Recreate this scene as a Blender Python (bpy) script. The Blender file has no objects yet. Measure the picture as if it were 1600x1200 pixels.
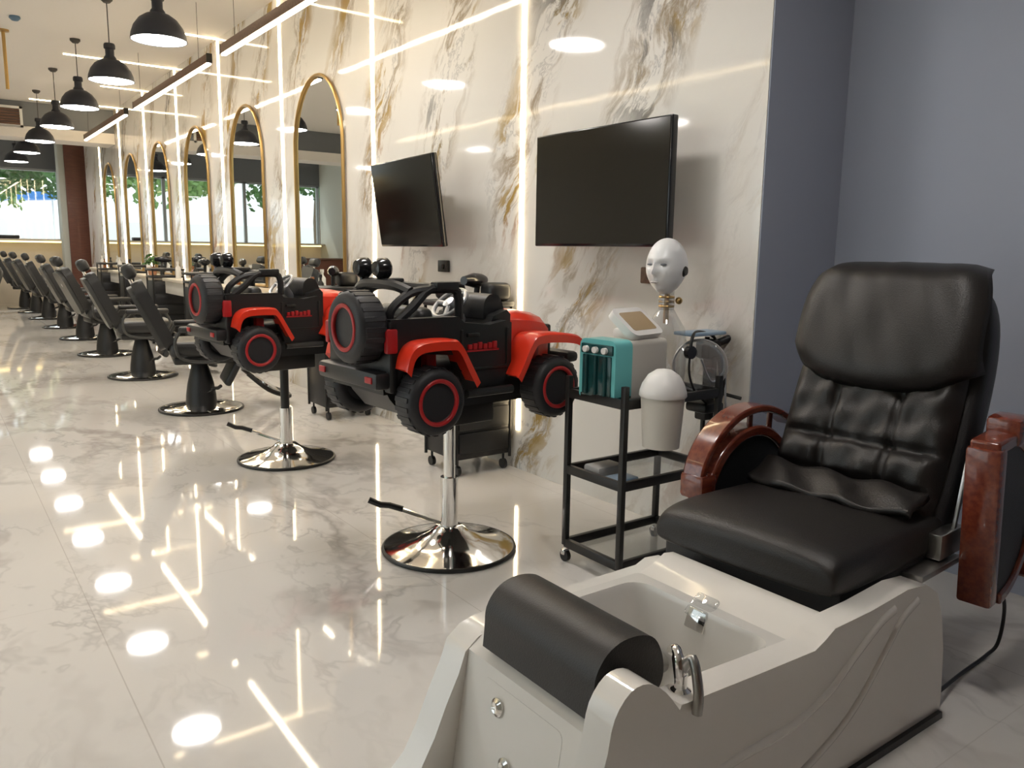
import bpy, bmesh, math, random
from mathutils import Vector, Matrix, Euler
random.seed(7)
PI = math.pi
sc = bpy.context.scene
COL = sc.collection
R = math.radians

# ------------------------------------------------------------------ camera, world, sun, exposure
cam_d = bpy.data.cameras.new('camera'); cam = bpy.data.objects.new('camera', cam_d); COL.objects.link(cam)
cam_d.sensor_fit = 'HORIZONTAL'; cam_d.sensor_width = 36.0; cam_d.lens = 36.0*1253.0/1600.0
cam_d.clip_start = 0.05; cam_d.clip_end = 400
PIT, YAW, ROL = R(9.42), R(36.115), R(0.829)
fwd = Vector((math.sin(YAW)*math.cos(PIT), math.cos(YAW)*math.cos(PIT), -math.sin(PIT)))
rt = Vector((math.cos(YAW), -math.sin(YAW), 0)); up = rt.cross(fwd)
Mc = Matrix((rt, up, -fwd)).transposed().to_4x4()
cam.matrix_world = Matrix.Translation((0, 0, 1.35)) @ Mc @ Matrix.Rotation(ROL, 4, 'Z')
sc.camera = cam

world = bpy.data.worlds.new('sky'); sc.world = world; world.use_nodes = True
wn = world.node_tree.nodes; wl = world.node_tree.links
bgn = wn['Background']; bgn.inputs[0].default_value = (0.86, 0.94, 1.0, 1); bgn.inputs[1].default_value = 1.2

sun_d = bpy.data.lights.new('sun', 'SUN'); sun_d.energy = 3.0; sun_d.angle = R(2); sun_d.color = (1, .96, .88)
sun = bpy.data.objects.new('sun', sun_d); COL.objects.link(sun); sun.rotation_euler = (R(-35), R(10), 0)

sc.view_settings.view_transform = 'Standard'; sc.view_settings.look = 'None'
sc.view_settings.gamma = 1.0; sc.view_settings.exposure = 0.62
sc.view_settings.use_curve_mapping = False
K_PEND, K_LED, K_LIN, K_STRIP2 = 30.0, 12.0, 18.0, 7.0     # lamp strengths

# ------------------------------------------------------------------ materials
def newmat(name):
    m = bpy.data.materials.new(name); m.use_nodes = True
    return m, m.node_tree.nodes, m.node_tree.links, m.node_tree.nodes['Principled BSDF']
def mat(name, col, rough=.5, metal=0., spec=.5, coat=0., bump=0., bscale=200., vary=0., sheen=0., alpha=1., trans=0.):
    m, n, l, b = newmat(name)
    b.inputs['Base Color'].default_value = (*col, 1); b.inputs['Roughness'].default_value = rough
    b.inputs['Metallic'].default_value = metal; b.inputs['Specular IOR Level'].default_value = spec
    b.inputs['Coat Weight'].default_value = coat; b.inputs['Coat Roughness'].default_value = .08
    b.inputs['Transmission Weight'].default_value = trans
    if sheen: b.inputs['Sheen Weight'].default_value = sheen
    if bump or vary:
        tc = n.new('ShaderNodeTexCoord'); nz = n.new('ShaderNodeTexNoise')
        nz.inputs['Scale'].default_value = bscale; nz.inputs['Detail'].default_value = 4
        l.new(tc.outputs['Object'], nz.inputs['Vector'])
        if bump:
            bp = n.new('ShaderNodeBump'); bp.inputs['Strength'].default_value = bump; bp.inputs['Distance'].default_value = .004
            l.new(nz.outputs['Fac'], bp.inputs['Height']); l.new(bp.outputs[0], b.inputs['Normal'])
        if vary:
            mr = n.new('ShaderNodeMixRGB'); mr.blend_type = 'MULTIPLY'; mr.inputs[0].default_value = vary
            mr.inputs[1].default_value = (*col, 1); l.new(nz.outputs['Fac'], mr.inputs[2]); l.new(mr.outputs[0], b.inputs['Base Color'])
    return m
def emit(name, col, s):
    m, n, l, b = newmat(name)
    b.inputs['Base Color'].default_value = (*col, 1); b.inputs['Emission Color'].default_value = (*col, 1)
    b.inputs['Emission Strength'].default_value = s
    return m
def clear(name, tint=(1, 1, 1), refl=.12, rough=.02, haze=0.):
    m = bpy.data.materials.new(name); m.use_nodes = True; n = m.node_tree.nodes; l = m.node_tree.links
    n.clear(); o = n.new('ShaderNodeOutputMaterial'); t = n.new('ShaderNodeBsdfTransparent'); g = n.new('ShaderNodeBsdfGlossy')
    t.inputs[0].default_value = (*tint, 1); g.inputs['Roughness'].default_value = rough
    mx = n.new('ShaderNodeMixShader'); mx.inputs[0].default_value = refl
    l.new(t.outputs[0], mx.inputs[1]); l.new(g.outputs[0], mx.inputs[2])
    if haze:
        d = n.new('ShaderNodeBsdfDiffuse'); d.inputs[0].default_value = (.8, .82, .85, 1)
        m2 = n.new('ShaderNodeMixShader'); m2.inputs[0].default_value = haze
        l.new(mx.outputs[0], m2.inputs[1]); l.new(d.outputs[0], m2.inputs[2]); l.new(m2.outputs[0], o.inputs[0])
    else: l.new(mx.outputs[0], o.inputs[0])
    return m

def ramp(n, stops):
    r = n.new('ShaderNodeValToRGB'); e = r.color_ramp.elements
    while len(e) < len(stops): e.new(.5)
    for el, (p, c) in zip(e, stops):
        el.position = p; el.color = (c, c, c, 1) if not isinstance(c, tuple) else (*c, 1)
    return r
def marble_wall():
    m, n, l, b = newmat('wall_marble')
    g = n.new('ShaderNodeNewGeometry')
    # rotate so that the second axis runs along the veins (veins climb while Y falls)
    mp = n.new('ShaderNodeMapping'); mp.vector_type = 'POINT'; mp.inputs['Rotation'].default_value = (R(-30), 0, 0)
    l.new(g.outputs['Position'], mp.inputs['Vector'])
    wz = n.new('ShaderNodeTexNoise'); wz.inputs['Scale'].default_value = 1.7; wz.inputs['Detail'].default_value = 3
    l.new(mp.outputs[0], wz.inputs['Vector'])
    ad = n.new('ShaderNodeMixRGB'); ad.blend_type = 'ADD'; ad.inputs[0].default_value = .45
    l.new(mp.outputs[0], ad.inputs[1]); l.new(wz.outputs['Color'], ad.inputs[2])
    def noise(scale, det, sy=1, sz=1, off=0, rough=.6):
        q = n.new('ShaderNodeMapping'); q.inputs['Scale'].default_value = (.05, sy, sz); q.inputs['Location'].default_value = (off, off*.7, off*.3)
        l.new(ad.outputs[0], q.inputs['Vector']); z = n.new('ShaderNodeTexNoise'); z.inputs['Scale'].default_value = scale
        z.inputs['Detail'].default_value = det; z.inputs['Roughness'].default_value = rough; l.new(q.outputs[0], z.inputs['Vector']); return z
    def vein(z, w, lo=0., hi=1.):       # thin line where noise crosses .5
        s = n.new('ShaderNodeMath'); s.operation = 'SUBTRACT'; s.inputs[1].default_value = .5; l.new(z.outputs['Fac'], s.inputs[0])
        a = n.new('ShaderNodeMath'); a.operation = 'ABSOLUTE'; l.new(s.outputs[0], a.inputs[0])
        r = ramp(n, [(0, 1.), (w, 0.)]); l.new(a.outputs[0], r.inputs[0]); return r
    def mul(a, c):
        x = n.new('ShaderNodeMath'); x.operation = 'MULTIPLY'; l.new(a, x.inputs[0])
        if isinstance(c, float): x.inputs[1].default_value = c
        else: l.new(c, x.inputs[1])
        return x.outputs[0]
    def math_(op, a, c=None):
        x = n.new('ShaderNodeMath'); x.operation = op
        for i_, v in enumerate((a, c)):
            if v is None: continue
            if isinstance(v, (int, float)): x.inputs[i_].default_value = v
            else: l.new(v, x.inputs[i_])
        return x.outputs[0]
    # veins run in slanted bands, about one a metre, broken up by a slow noise
    sx = n.new('ShaderNodeSeparateXYZ'); l.new(g.outputs['Position'], sx.inputs[0])
    tt = math_('ADD', sx.outputs[1], math_('MULTIPLY', sx.outputs[2], .45))
    tt = math_('ADD', tt, math_('MULTIPLY', wz.outputs['Fac'], .5))
    pp = math_('PINGPONG', math_('SUBTRACT', tt, 2.93+.25), .4875)
    band = ramp(n, [(.06, 1.), (.30, 0.)]); l.new(pp, band.inputs[0])
    patch = noise(1.3, 2, 1.0, .8, 3.1); p2_ = ramp(n, [(.36, .12), (.50, 1.)]); l.new(patch.outputs['Fac'], p2_.inputs[0])
    class _O: pass
    pr = _O(); pr.outputs = [math_('MULTIPLY', band.outputs[0], p2_.outputs[0])]
    v1 = vein(noise(1.6, 7, 1.5, .5, 1.2, .66), .045); v2 = vein(noise(2.6, 6, 1.3, .6, 7.7, .7), .022)
    blot = noise(2.3, 7, 1.9, .55, 5.3, .68); br = ramp(n, [(.53, 0.), (.57, 1.)]); l.new(blot.outputs['Fac'], br.inputs[0])
    hue = noise(.9, 1, 1, 1, 9.)
    hc = ramp(n, [(.38, (.20, .19, .18)), (.46, (.40, .26, .06)), (.60, (.40, .26, .07)), (.70, (.36, .16, .10))]); l.new(hue.outputs['Fac'], hc.inputs[0])
    cur = None
    base = n.new('ShaderNodeRGB'); base.outputs[0].default_value = (.77, .745, .70, 1); cur = base.outputs[0]
    for f, col in ((mul(v2.outputs[0], mul(pr.outputs[0], .55)), (.30, .29, .29)), (mul(v1.outputs[0], mul(pr.outputs[0], .8)), (.27, .19, .10)), (mul(br.outputs[0], mul(pr.outputs[0], .95)), None)):
        mx = n.new('ShaderNodeMixRGB'); l.new(f, mx.inputs[0]); l.new(cur, mx.inputs[1])
        if col: mx.inputs[2].default_value = (*col, 1)
        else: l.new(hc.outputs[0], mx.inputs[2])
        cur = mx.outputs[0]
    l.new(cur, b.inputs['Base Color']); b.inputs['Roughness'].default_value = .06; b.inputs['Specular IOR Level'].default_value = .6
    bz = n.new('ShaderNodeTexNoise'); bz.inputs['Scale'].default_value = 3.0; bz.inputs['Detail'].default_value = 1
    l.new(g.outputs['Position'], bz.inputs['Vector']); bp = n.new('ShaderNodeBump'); bp.inputs['Strength'].default_value = .12; bp.inputs['Distance'].default_value = .01
    l.new(bz.outputs['Fac'], bp.inputs['Height']); l.new(bp.outputs[0], b.inputs['Normal'])
    return m
def marble_floor():
    m, n, l, b = newmat('floor_marble')
    g = n.new('ShaderNodeNewGeometry')
    wz = n.new('ShaderNodeTexNoise'); wz.inputs['Scale'].default_value = 1.3; wz.inputs['Detail'].default_value = 4
    l.new(g.outputs['Position'], wz.inputs['Vector'])
    ad = n.new('ShaderNodeMixRGB'); ad.blend_type = 'ADD'; ad.inputs[0].default_value = .6
    l.new(g.outputs['Position'], ad.inputs[1]); l.new(wz.outputs['Color'], ad.inputs[2])
    def vein(scale, w, rot, sy, off):
        q = n.new('ShaderNodeMapping'); q.inputs['Rotation'].default_value = (0, 0, R(rot)); q.inputs['Scale'].default_value = (1, sy, 1); q.inputs['Location'].default_value = (off, off, 0)
        l.new(ad.outputs[0], q.inputs['Vector']); z = n.new('ShaderNodeTexNoise'); z.inputs['Scale'].default_value = scale; z.inputs['Detail'].default_value = 5; z.inputs['Roughness'].default_value = .62
        l.new(q.outputs[0], z.inputs['Vector'])
        s = n.new('ShaderNodeMath'); s.operation = 'SUBTRACT'; s.inputs[1].default_value = .5; l.new(z.outputs['Fac'], s.inputs[0])
        a = n.new('ShaderNodeMath'); a.operation = 'ABSOLUTE'; l.new(s.outputs[0], a.inputs[0])
        r = ramp(n, [(0, 1.), (w, 0.)]); l.new(a.outputs[0], r.inputs[0]); return r.outputs[0]
    patch = n.new('ShaderNodeTexNoise'); patch.inputs['Scale'].default_value = .9; l.new(g.outputs['Position'], patch.inputs['Vector'])
    pr = ramp(n, [(.42, .15), (.62, 1.)]); l.new(patch.outputs['Fac'], pr.inputs[0])
    base = n.new('ShaderNodeRGB'); base.outputs[0].default_value = (.73, .70, .66, 1); cur = base.outputs[0]
    for (fac, k, col) in ((vein(.8, .035, 35, .45, 2.), .75, (.40, .36, .33)), (vein(1.8, .022, 20, .5, 8.), .55, (.42, .40, .38))):
        mm = n.new('ShaderNodeMath'); mm.operation = 'MULTIPLY'; l.new(fac, mm.inputs[0]); l.new(pr.outputs[0], mm.inputs[1])
        m3 = n.new('ShaderNodeMath'); m3.operation = 'MULTIPLY'; l.new(mm.outputs[0], m3.inputs[0]); m3.inputs[1].default_value = k
        mx = n.new('ShaderNodeMixRGB'); l.new(m3.outputs[0], mx.inputs[0]); l.new(cur, mx.inputs[1]); mx.inputs[2].default_value = (*col, 1); cur = mx.outputs[0]
    # tile joints every 1.2 m along X and 0.6*4 along Y
    sx = n.new('ShaderNodeSeparateXYZ'); l.new(g.outputs['Position'], sx.inputs[0])
    def joint(out, off, per, w):
        a = n.new('ShaderNodeMath'); a.operation = 'SUBTRACT'; l.new(out, a.inputs[0]); a.inputs[1].default_value = off
        p = n.new('ShaderNodeMath'); p.operation = 'PINGPONG'; l.new(a.outputs[0], p.inputs[0]); p.inputs[1].default_value = per/2
        q = n.new('ShaderNodeMath'); q.operation = 'LESS_THAN'; l.new(p.outputs[0], q.inputs[0]); q.inputs[1].default_value = w/2
        return q.outputs[0]
    for o, off, per in ((sx.outputs[0], .40, 1.2), (sx.outputs[1], 3.3, 2.4)):
        j = joint(o, off, per, .004); k = n.new('ShaderNodeMath'); k.operation = 'MULTIPLY'; l.new(j, k.inputs[0]); k.inputs[1].default_value = .4 if per < 2 else .2
        mx = n.new('ShaderNodeMixRGB'); l.new(k.outputs[0], mx.inputs[0]); l.new(cur, mx.inputs[1]); mx.inputs[2].default_value = (.36, .32, .28, 1); cur = mx.outputs[0]
    l.new(cur, b.inputs['Base Color']); b.inputs['Roughness'].default_value = .045; b.inputs['Specular IOR Level'].default_value = .55
    return m
def wood(name, c1, c2, rough=.3, coat=.5):
    m, n, l, b = newmat(name)
    tc = n.new('ShaderNodeTexCoord'); mp = n.new('ShaderNodeMapping'); mp.inputs['Scale'].default_value = (3, 30, 30)
    nz = n.new('ShaderNodeTexNoise'); nz.inputs['Scale'].default_value = 2; nz.inputs['Detail'].default_value = 4
    l.new(tc.outputs['Object'], mp.inputs[0]); l.new(mp.outputs[0], nz.inputs['Vector'])
    r = ramp(n, [(.35, c1), (.65, c2)]); l.new(nz.outputs['Fac'], r.inputs[0]); l.new(r.outputs[0], b.inputs['Base Color'])
    b.inputs['Roughness'].default_value = rough; b.inputs['Coat Weight'].default_value = coat
    return m
M = dict(
    floor=marble_floor(), wall=marble_wall(),
    ceil=mat('ceiling_paint', (.74, .71, .68), .8), greyceil=mat('grey_paint', (.15, .16, .175), .8), pale=mat('pale_plaster', (.52, .53, .48), .8),
    blue=mat('blue_grey_paint', (.35, .38, .46), .65, bump=.05, bscale=60),
    lowwall=mat('cream_stone', (.70, .62, .50), .35, vary=.15, bscale=3), brown=wood('brown_cladding', (.13, .045, .028), (.17, .06, .035), .5, .1),
    frame=mat('grey_window_frame', (.30, .32, .33), .4, .3), glass=clear('window_glass', (.97, .99, .98), .05),
    black=mat('black_plastic', (.012, .012, .013), .42, bump=.05, bscale=80), blackgl=mat('glossy_black', (.012, .012, .014), .15), blackm=mat('black_metal', (.018, .017, .016), .4, .2),
    rubber=mat('black_tyre_plastic', (.016, .016, .019), .5, bump=.1, bscale=40), red=mat('red_plastic', (.72, .035, .012), .3, coat=.4), dred=mat('dark_red_plastic', (.42, .015, .018), .35),
    chrome=mat('chrome', (.80, .79, .77), .08, 1.), silver=mat('silver_paint', (.55, .56, .58), .3, .7), steel=mat('brushed_steel', (.42, .41, .39), .35, 1.),
    leather=mat('dark_brown_leather', (.016, .0135, .0125), .42, bump=.25, bscale=260), leather2=mat('black_leather', (.014, .014, .016), .42, bump=.25, bscale=260),
    chairl=mat('barber_chair_leather', (.022, .022, .022), .38, bump=.2, bscale=200), shell=mat('chair_shell', (.05, .05, .047), .35),
    mahog=wood('mahogany', (.13, .022, .012), (.21, .045, .02), .22, .8), acryl=mat('white_acrylic', (.78, .75, .70), .12, coat=.6), acrylin=mat('tub_liner', (.70, .68, .64), .2, coat=.3),
    gold=mat('gold_frame', (.50, .33, .13), .32, 1.), mirror=mat('mirror_silver', (.86, .88, .87), .01, 1.),
    screen=mat('television_screen', (.006, .005, .0045), .10, spec=.5), teal=mat('teal_plastic', (.16, .55, .56), .3, coat=.3), dteal=mat('smoked_teal_window', (.012, .06, .062), .12),
    white=mat('white_plastic', (.80, .79, .77), .35), cream=mat('cream_plastic', (.62, .59, .53), .4), mask=mat('white_mask', (.82, .83, .84), .3), lips=mat('pale_pink_lips', (.48, .46, .46), .35), eyes=mat('grey_eyes', (.16, .17, .19), .4),
    tan=mat('beige_display', (.45, .33, .19), .25), cleargl=clear('clear_acrylic', (.92, .93, .93), .18, .05, .12), pblue=mat('pale_blue_plastic', (.32, .46, .62), .35),
    walnut=wood('walnut_lamp_body', (.13, .07, .045), (.20, .11, .07), .5, .0), navy=mat('navy_lamp_shade', (.013, .015, .024), .5), cord=mat('dark_cord', (.05, .045, .04), .6),
    led=emit('warm_led', (1., .80, .50), K_LED), lin=emit('linear_led', (1., .86, .64), K_LIN), pend=emit('lamp_diffuser', (1., .95, .90), K_PEND), glow=emit('yellow_led', (1., .78, .32), 2.2),
    green=mat('leaf_green', (.06, .16, .03), .6, vary=.4, bscale=8), palm=mat('palm_green', (.16, .28, .08), .6), bark=mat('bark', (.16, .11, .07), .9), pave=mat('pale_paving', (.62, .62, .60), .8),
    awn=mat('blue_awning', (.05, .22, .60), .6), paper=mat('grey_paper', (.40, .39, .37), .7), pot=mat('terracotta_pot', (.45, .22, .12), .7), bottle=mat('amber_bottle', (.25, .10, .04), .2), bottlew=mat('white_bottle', (.7, .68, .64), .3),
    yellow=mat('yellow_glow_sticker', (.7, .55, .1), .5), sensor=mat('blue_sensor', (.10, .17, .25), .4), stitch=mat('grey_piping', (.07, .06, .06), .5))

# ------------------------------------------------------------------ mesh helpers
class B:
    def __init__(s): s.bm = bmesh.new(); s.T = Matrix.Identity(4)
    def _p(s, v): return s.T @ Vector(v)
    def box(s, c, d, bev=0., seg=2, rot=None):
        r = bmesh.ops.create_cube(s.bm, size=1); vs = r['verts']
        Mx = Matrix.Translation(c) @ (Euler(rot).to_matrix().to_4x4() if rot else Matrix.Identity(4)) @ Matrix.Diagonal((*d, 1))
        bmesh.ops.transform(s.bm, matrix=Mx, verts=vs)
        if bev:
            es = list({e for v in vs for e in v.link_edges})
            rr = bmesh.ops.bevel(s.bm, geom=es, offset=bev, segments=seg, affect='EDGES', profile=.5)
            vs = list({v for f in rr['faces'] for v in f.verts} | {v for v in vs if v.is_valid})
        if s.T != Matrix.Identity(4): bmesh.ops.transform(s.bm, matrix=s.T, verts=[v for v in vs if v.is_valid])
        return s
    def span(s, a, b, bev=0., seg=2):
        c = [(a[i]+b[i])/2 for i in range(3)]; d = [abs(b[i]-a[i]) for i in range(3)]
        return s.box(c, d, bev, seg)
    def loft(s, rings, cap0=True, cap1=True, close=True):
        rv = [[s.bm.verts.new(s._p(p)) for p in ring] for ring in rings]
        n = len(rv[0])
        for a, b in zip(rv[:-1], rv[1:]):
            for i in range(n if close else n-1):
                j = (i+1) % n
                try: s.bm.faces.new((a[i], a[j], b[j], b[i]))
                except ValueError: pass
        if cap0 and close: s.bm.faces.new(list(reversed(rv[0])))
        if cap1 and close: s.bm.faces.new(rv[-1])
        return s
    def lathe(s, prof, seg=32, c=(0, 0, 0), axis='Z'):
        rings = []
        for r, z in prof:
            r = max(r, 1e-4); ring = []
            for i in range(seg):
                a = 2*PI*i/seg; x, y = r*math.cos(a), r*math.sin(a)
                if axis == 'Z': p = (c[0]+x, c[1]+y, c[2]+z)
                elif axis == 'Y': p = (c[0]+y, c[1]+z, c[2]+x)
                else: p = (c[0]+z, c[1]+x, c[2]+y)
                ring.append(p)
            rings.append(ring)
        return s.loft(rings)
    def cyl(s, a, b, r, r2=None, seg=16):
        a, b = Vector(a), Vector(b); r2 = r if r2 is None else r2
        d = (b-a).normalized(); u = d.orthogonal().normalized(); v = d.cross(u)
        rings = [[p+u*math.cos(2*PI*i/seg)*q+v*math.sin(2*PI*i/seg)*q for i in range(seg)] for p, q in ((a, r), (b, r2))]
        return s.loft(rings)
    def tube(s, pts, r, seg=10, closed=False, rz=None):
        pts = [Vector(p) for p in pts]; n = len(pts); rings = []; pu = None
        for i, p in enumerate(pts):
            if closed: d = pts[(i+1) % n]-pts[i-1]
            else: d = pts[min(i+1, n-1)]-pts[max(i-1, 0)]
            d.normalize()
            u = (pu - d*pu.dot(d)) if pu is not None else d.orthogonal()
            if u.length < 1e-5: u = d.orthogonal()
            u.normalize(); pu = u; v = d.cross(u)
            rr = r[i] if isinstance(r, (list, tuple)) else r
            rings.append([p+u*math.cos(2*PI*k/seg)*rr+v*math.sin(2*PI*k/seg)*(rz or rr) for k in range(seg)])
        if closed: rings.append(rings[0]); return s.loft(rings, False, False)
        return s.loft(rings)
    def prism(s, poly, y0, y1, plane='XZ', bev=0.):
        """polygon in a plane, thickened along the remaining axis"""
        def P(a, b, t): return {'XZ': (a, t, b), 'XY': (a, b, t), 'YZ': (t, a, b)}[plane]
        r0 = [P(a, b, y0) for a, b in poly]; r1 = [P(a, b, y1) for a, b in poly]
        n0 = len(s.bm.faces); nv = set(s.bm.verts)
        s.loft([r0, r1])
        if bev:
            nvs = [v for v in s.bm.verts if v not in nv]; es = []
            for e in {e for v in nvs for e in v.link_edges}:
                if len(e.link_faces) == 2 and e.calc_face_angle(0) > R(40): es.append(e)
            bmesh.ops.bevel(s.bm, geom=es, offset=bev, segments=2, affect='EDGES', profile=.5)
        return s
    def torus(s, c, R_, r, axis='Y', seg=32, rs=12, sq=1.):
        rings = []
        for i in range(seg+1):
            a = 2*PI*i/seg; ring = []
            for k in range(rs):
                b = 2*PI*k/rs; q = R_+r*math.cos(b); t = r*math.sin(b)*sq
                x, z = q*math.cos(a), q*math.sin(a)
                ring.append({'Y': (c[0]+x, c[1]+t, c[2]+z), 'X': (c[0]+t, c[1]+x, c[2]+z), 'Z': (c[0]+x, c[1]+z, c[2]+t)}[axis])
            rings.append(ring)
        return s.loft(rings, False, False)
    def sphere(s, c, d, seg=20, rings=12):
        r = bmesh.ops.create_uvsphere(s.bm, u_segments=seg, v_segments=rings, radius=.5)
        bmesh.ops.transform(s.bm, matrix=s.T @ Matrix.Translation(c) @ Matrix.Diagonal((*d, 1)), verts=r['verts']); return s
    def make(s, name, m, parent=None, smooth=True, ang=38, subd=0, bevel=0., loc=None):
        bm = s.bm; bmesh.ops.remove_doubles(bm, verts=bm.verts, dist=1e-6); bmesh.ops.recalc_face_normals(bm, faces=bm.faces)
        me = bpy.data.meshes.new(name); bm.to_mesh(me); bm.free()
        for mm in (m if isinstance(m, (list, tuple)) else [m]): me.materials.append(mm)
        if smooth:
            for p in me.polygons: p.use_smooth = True
            if not subd: me.set_sharp_from_angle(angle=R(ang))
        o = bpy.data.objects.new(name, me); COL.objects.link(o)
        if parent: o.parent = parent
        if loc: o.location = loc
        if bevel:
            md = o.modifiers.new('bevel', 'BEVEL'); md.width = bevel; md.segments = 2; md.limit_method = 'ANGLE'; md.angle_limit = R(40)
        if subd:
            md = o.modifiers.new('subd', 'SUBSURF'); md.levels = subd; md.render_levels = subd
        return o
def tag(o, label, cat, group=None):
    o['label'] = label; o['category'] = cat
    if group: o['group'] = group
    return o
def thing(name, label, cat, loc=(0, 0, 0), rz=0., group=None):
    o = bpy.data.objects.new(name, None); COL.objects.link(o); o.location = loc; o.rotation_euler = (0, 0, rz)
    o.empty_display_size = .1
    return tag(o, label, cat, group)
def struct(o): o['kind'] = 'structure'; return o
def kids(o): return [c for c in COL.objects if c.parent == o]
def dup(root, loc, label, rz=None, name=None):
    r = root.copy(); COL.objects.link(r); r.location = loc; r['label'] = label
    if rz is not None: r.rotation_euler = (0, 0, rz)
    for ch in kids(root):
        c = ch.copy(); COL.objects.link(c); c.parent = r
        for g in kids(ch):
            d = g.copy(); COL.objects.link(d); d.parent = c
    return r
def arc(cx, cz, r, a0, a1, n=12, rz=None):
    return [(cx+r*math.cos(R(a0+(a1-a0)*i/n)), cz+(rz or r)*math.sin(R(a0+(a1-a0)*i/n))) for i in range(n+1)]
def rrect(w, h, r, n=5, cx=0, cy=0):
    out = []
    for sx, sy, a in ((1, 1, 0), (-1, 1, 90), (-1, -1, 180), (1, -1, 270)):
        out += [(cx+sx*(w/2-r)+r*math.cos(R(a+90*i/n)), cy+sy*(h/2-r)+r*math.sin(R(a+90*i/n))) for i in range(n+1)]
    return out
def smo(pts): return [(p.x, p.z) for p in smooth_pts([(x, 0, z) for x, z in pts], 4)]
def smooth_pts(pts, k=6):
    """Catmull-Rom through points"""
    P_ = [Vector(p) for p in pts]; out = []
    for i in range(len(P_)-1):
        p0, p1, p2, p3 = P_[max(i-1, 0)], P_[i], P_[i+1], P_[min(i+2, len(P_)-1)]
        for j in range(k):
            t = j/k; out.append(.5*((2*p1)+(p2-p0)*t+(2*p0-5*p1+4*p2-p3)*t*t+(3*p1-p0-3*p2+p3)*t**3))
    out.append(P_[-1]); return out

# ------------------------------------------------------------------ the room
W, CZ, YF, XL, YB = 2.92, 3.68, 21.0, -3.0, -2.6
LED0, SP = 3.93, 1.95
struct(B().span((XL-.2, YB-.2, -.1), (3.7, YF+.2, 0)).make('floor', M['floor'], smooth=False))
struct(B().span((XL-.2, YB-.2, CZ), (3.7, YF+.2, CZ+.12)).make('ceiling', M['ceil'], smooth=False))
# marble clad wall with light channels every 1.95 m
struct(B().span((W, 2.215, 0), (3.49, 19.3, CZ)).make('wall_right', M['wall'], smooth=False))
struct(B().span((3.49, YB, 0), (3.7, 2.215, CZ)).make('wall_blue', M['blue'], smooth=False))
struct(B().span((W+.004, 2.209, 0), (3.49, 2.2149, CZ)).make('trim_1', M['blue'], smooth=False))
struct(B().span((XL-.2, YB-.2, 0), (3.7, YB, CZ)).make('wall_back', M['walnut'], smooth=False))
# left wall with an added storefront window, unseen, to let daylight in
b = B(); b.span((XL-.2, 7.0, 0), (XL, YF, CZ)); b.span((XL-.2, YB, 0), (XL, 1.6, CZ)); b.span((XL-.2, 1.6, 3.1), (XL, 7.0, CZ)); b.span((XL-.2, 1.6, 0), (XL, 7.0, .12))
struct(b.make('wall_left', M['pale'], smooth=False))
wl_ = B()
for y in (1.63, 4.3, 6.97): wl_.span((XL-.14, y-.03, .12), (XL-.06, y+.03, 3.1))
wl_.span((XL-.14, 1.6, .12), (XL-.06, 7., .18)); wl_.span((XL-.14, 1.6, 3.04), (XL-.06, 7., 3.1))
wo = struct(wl_.make('window_1', M['frame'], smooth=False))
B().span((XL-.105, 1.62, .15), (XL-.095, 6.98, 3.07)).make('pane', M['glass'], wo, smooth=False)
# far wall: cream lower wall, window band, grey head
struct(B().span((XL, YF, 0), (3.7, YF+.2, 1.42)).make('wall_far', M['lowwall'], smooth=False))
struct(B().span((XL, YF, 3.0), (3.7, YF+.2, CZ)).make('trim_2', M['greyceil'], smooth=False))
b = B()
for x in (XL+.03, -1.0, .95, 2.62, 3.3, 3.66): b.span((x-.035, YF+.06, 1.42), (x+.035, YF+.14, 3.0))
b.span((XL, YF+.06, 1.42), (3.7, YF+.14, 1.47)); b.span((XL, YF+.06, 2.95), (3.7, YF+.14, 3.0))
wo = struct(b.make('window_2', M['frame'], smooth=False))
B().span((XL, YF+.095, 1.44), (3.7, YF+.105, 2.98)).make('pane', M['glass'], wo, smooth=False)
struct(B().span((3.49, 19.3, 0), (3.7, YF, CZ)).make('wall_far_right', M['pale'], smooth=False))
# dropped grey beam and ledges
struct(B().span((XL, 16.0, 3.28), (W-.002, 16.6, CZ-.001)).make('trim_3', M['greyceil'], smooth=False))
struct(B().span((XL, 15.97, 3.10), (W-.002, 16.62, 3.28)).make('trim_5', M['ceil'], smooth=False))
struct(B().span((XL, YF-.30, 1.42), (3.45, YF+.05, 1.46), .005).make('trim_4', M['lowwall'], smooth=False))
tag(B().span((XL+.1, YF-.27, 1.385), (3.4, YF-.235, 1.419)).make('led_strip', M['glow'], smooth=False), 'yellow light strip glowing under the window ledge at the far end', 'light strip')
# brown clad column at the far end
t = thing('clad_column', 'reddish brown clad column standing before the far windows', 'column', (2.87, 20.3, 0))
B().box((0.02, 0, CZ/2), (.50, .42, CZ), .01).make('cladding', M['brown'], t)
B().box((-.29, 0, CZ/2), (.12, .36, CZ), .005).make('grey_casing', M['pale'], t)['label'] = 'pale grey casing strip'
# grille in the beam face
t = thing('air_grille', 'white framed brown slatted air grille high on the grey beam', 'vent', (1.28, 15.985, 3.42))
b = B(); b.span((-.26, -.015, .13), (.26, .014, .17)); b.span((-.26, -.015, -.17), (.26, .014, -.13)); b.span((-.26, -.015, -.17), (-.22, .014, .17)); b.span((.22, -.015, -.17), (.26, .014, .17)); b.make('frame', M['white'], t)
b = B()
for i in range(6): b.box((0, 0, -.11+i*.044), (.44, .006, .036), rot=(R(35), 0, 0))
b.make('slats', M['walnut'], t)
tag(B().lathe([(0, 0), (.05, 0), (.055, -.02), (.03, -.045), (0, -.05)], 20, (0, 0, 0)).make('ceiling_sensor', M['sensor'], loc=(.985, 10.2, CZ)), 'small blue grey sensor fixed alone to the ceiling', 'sensor')

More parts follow.
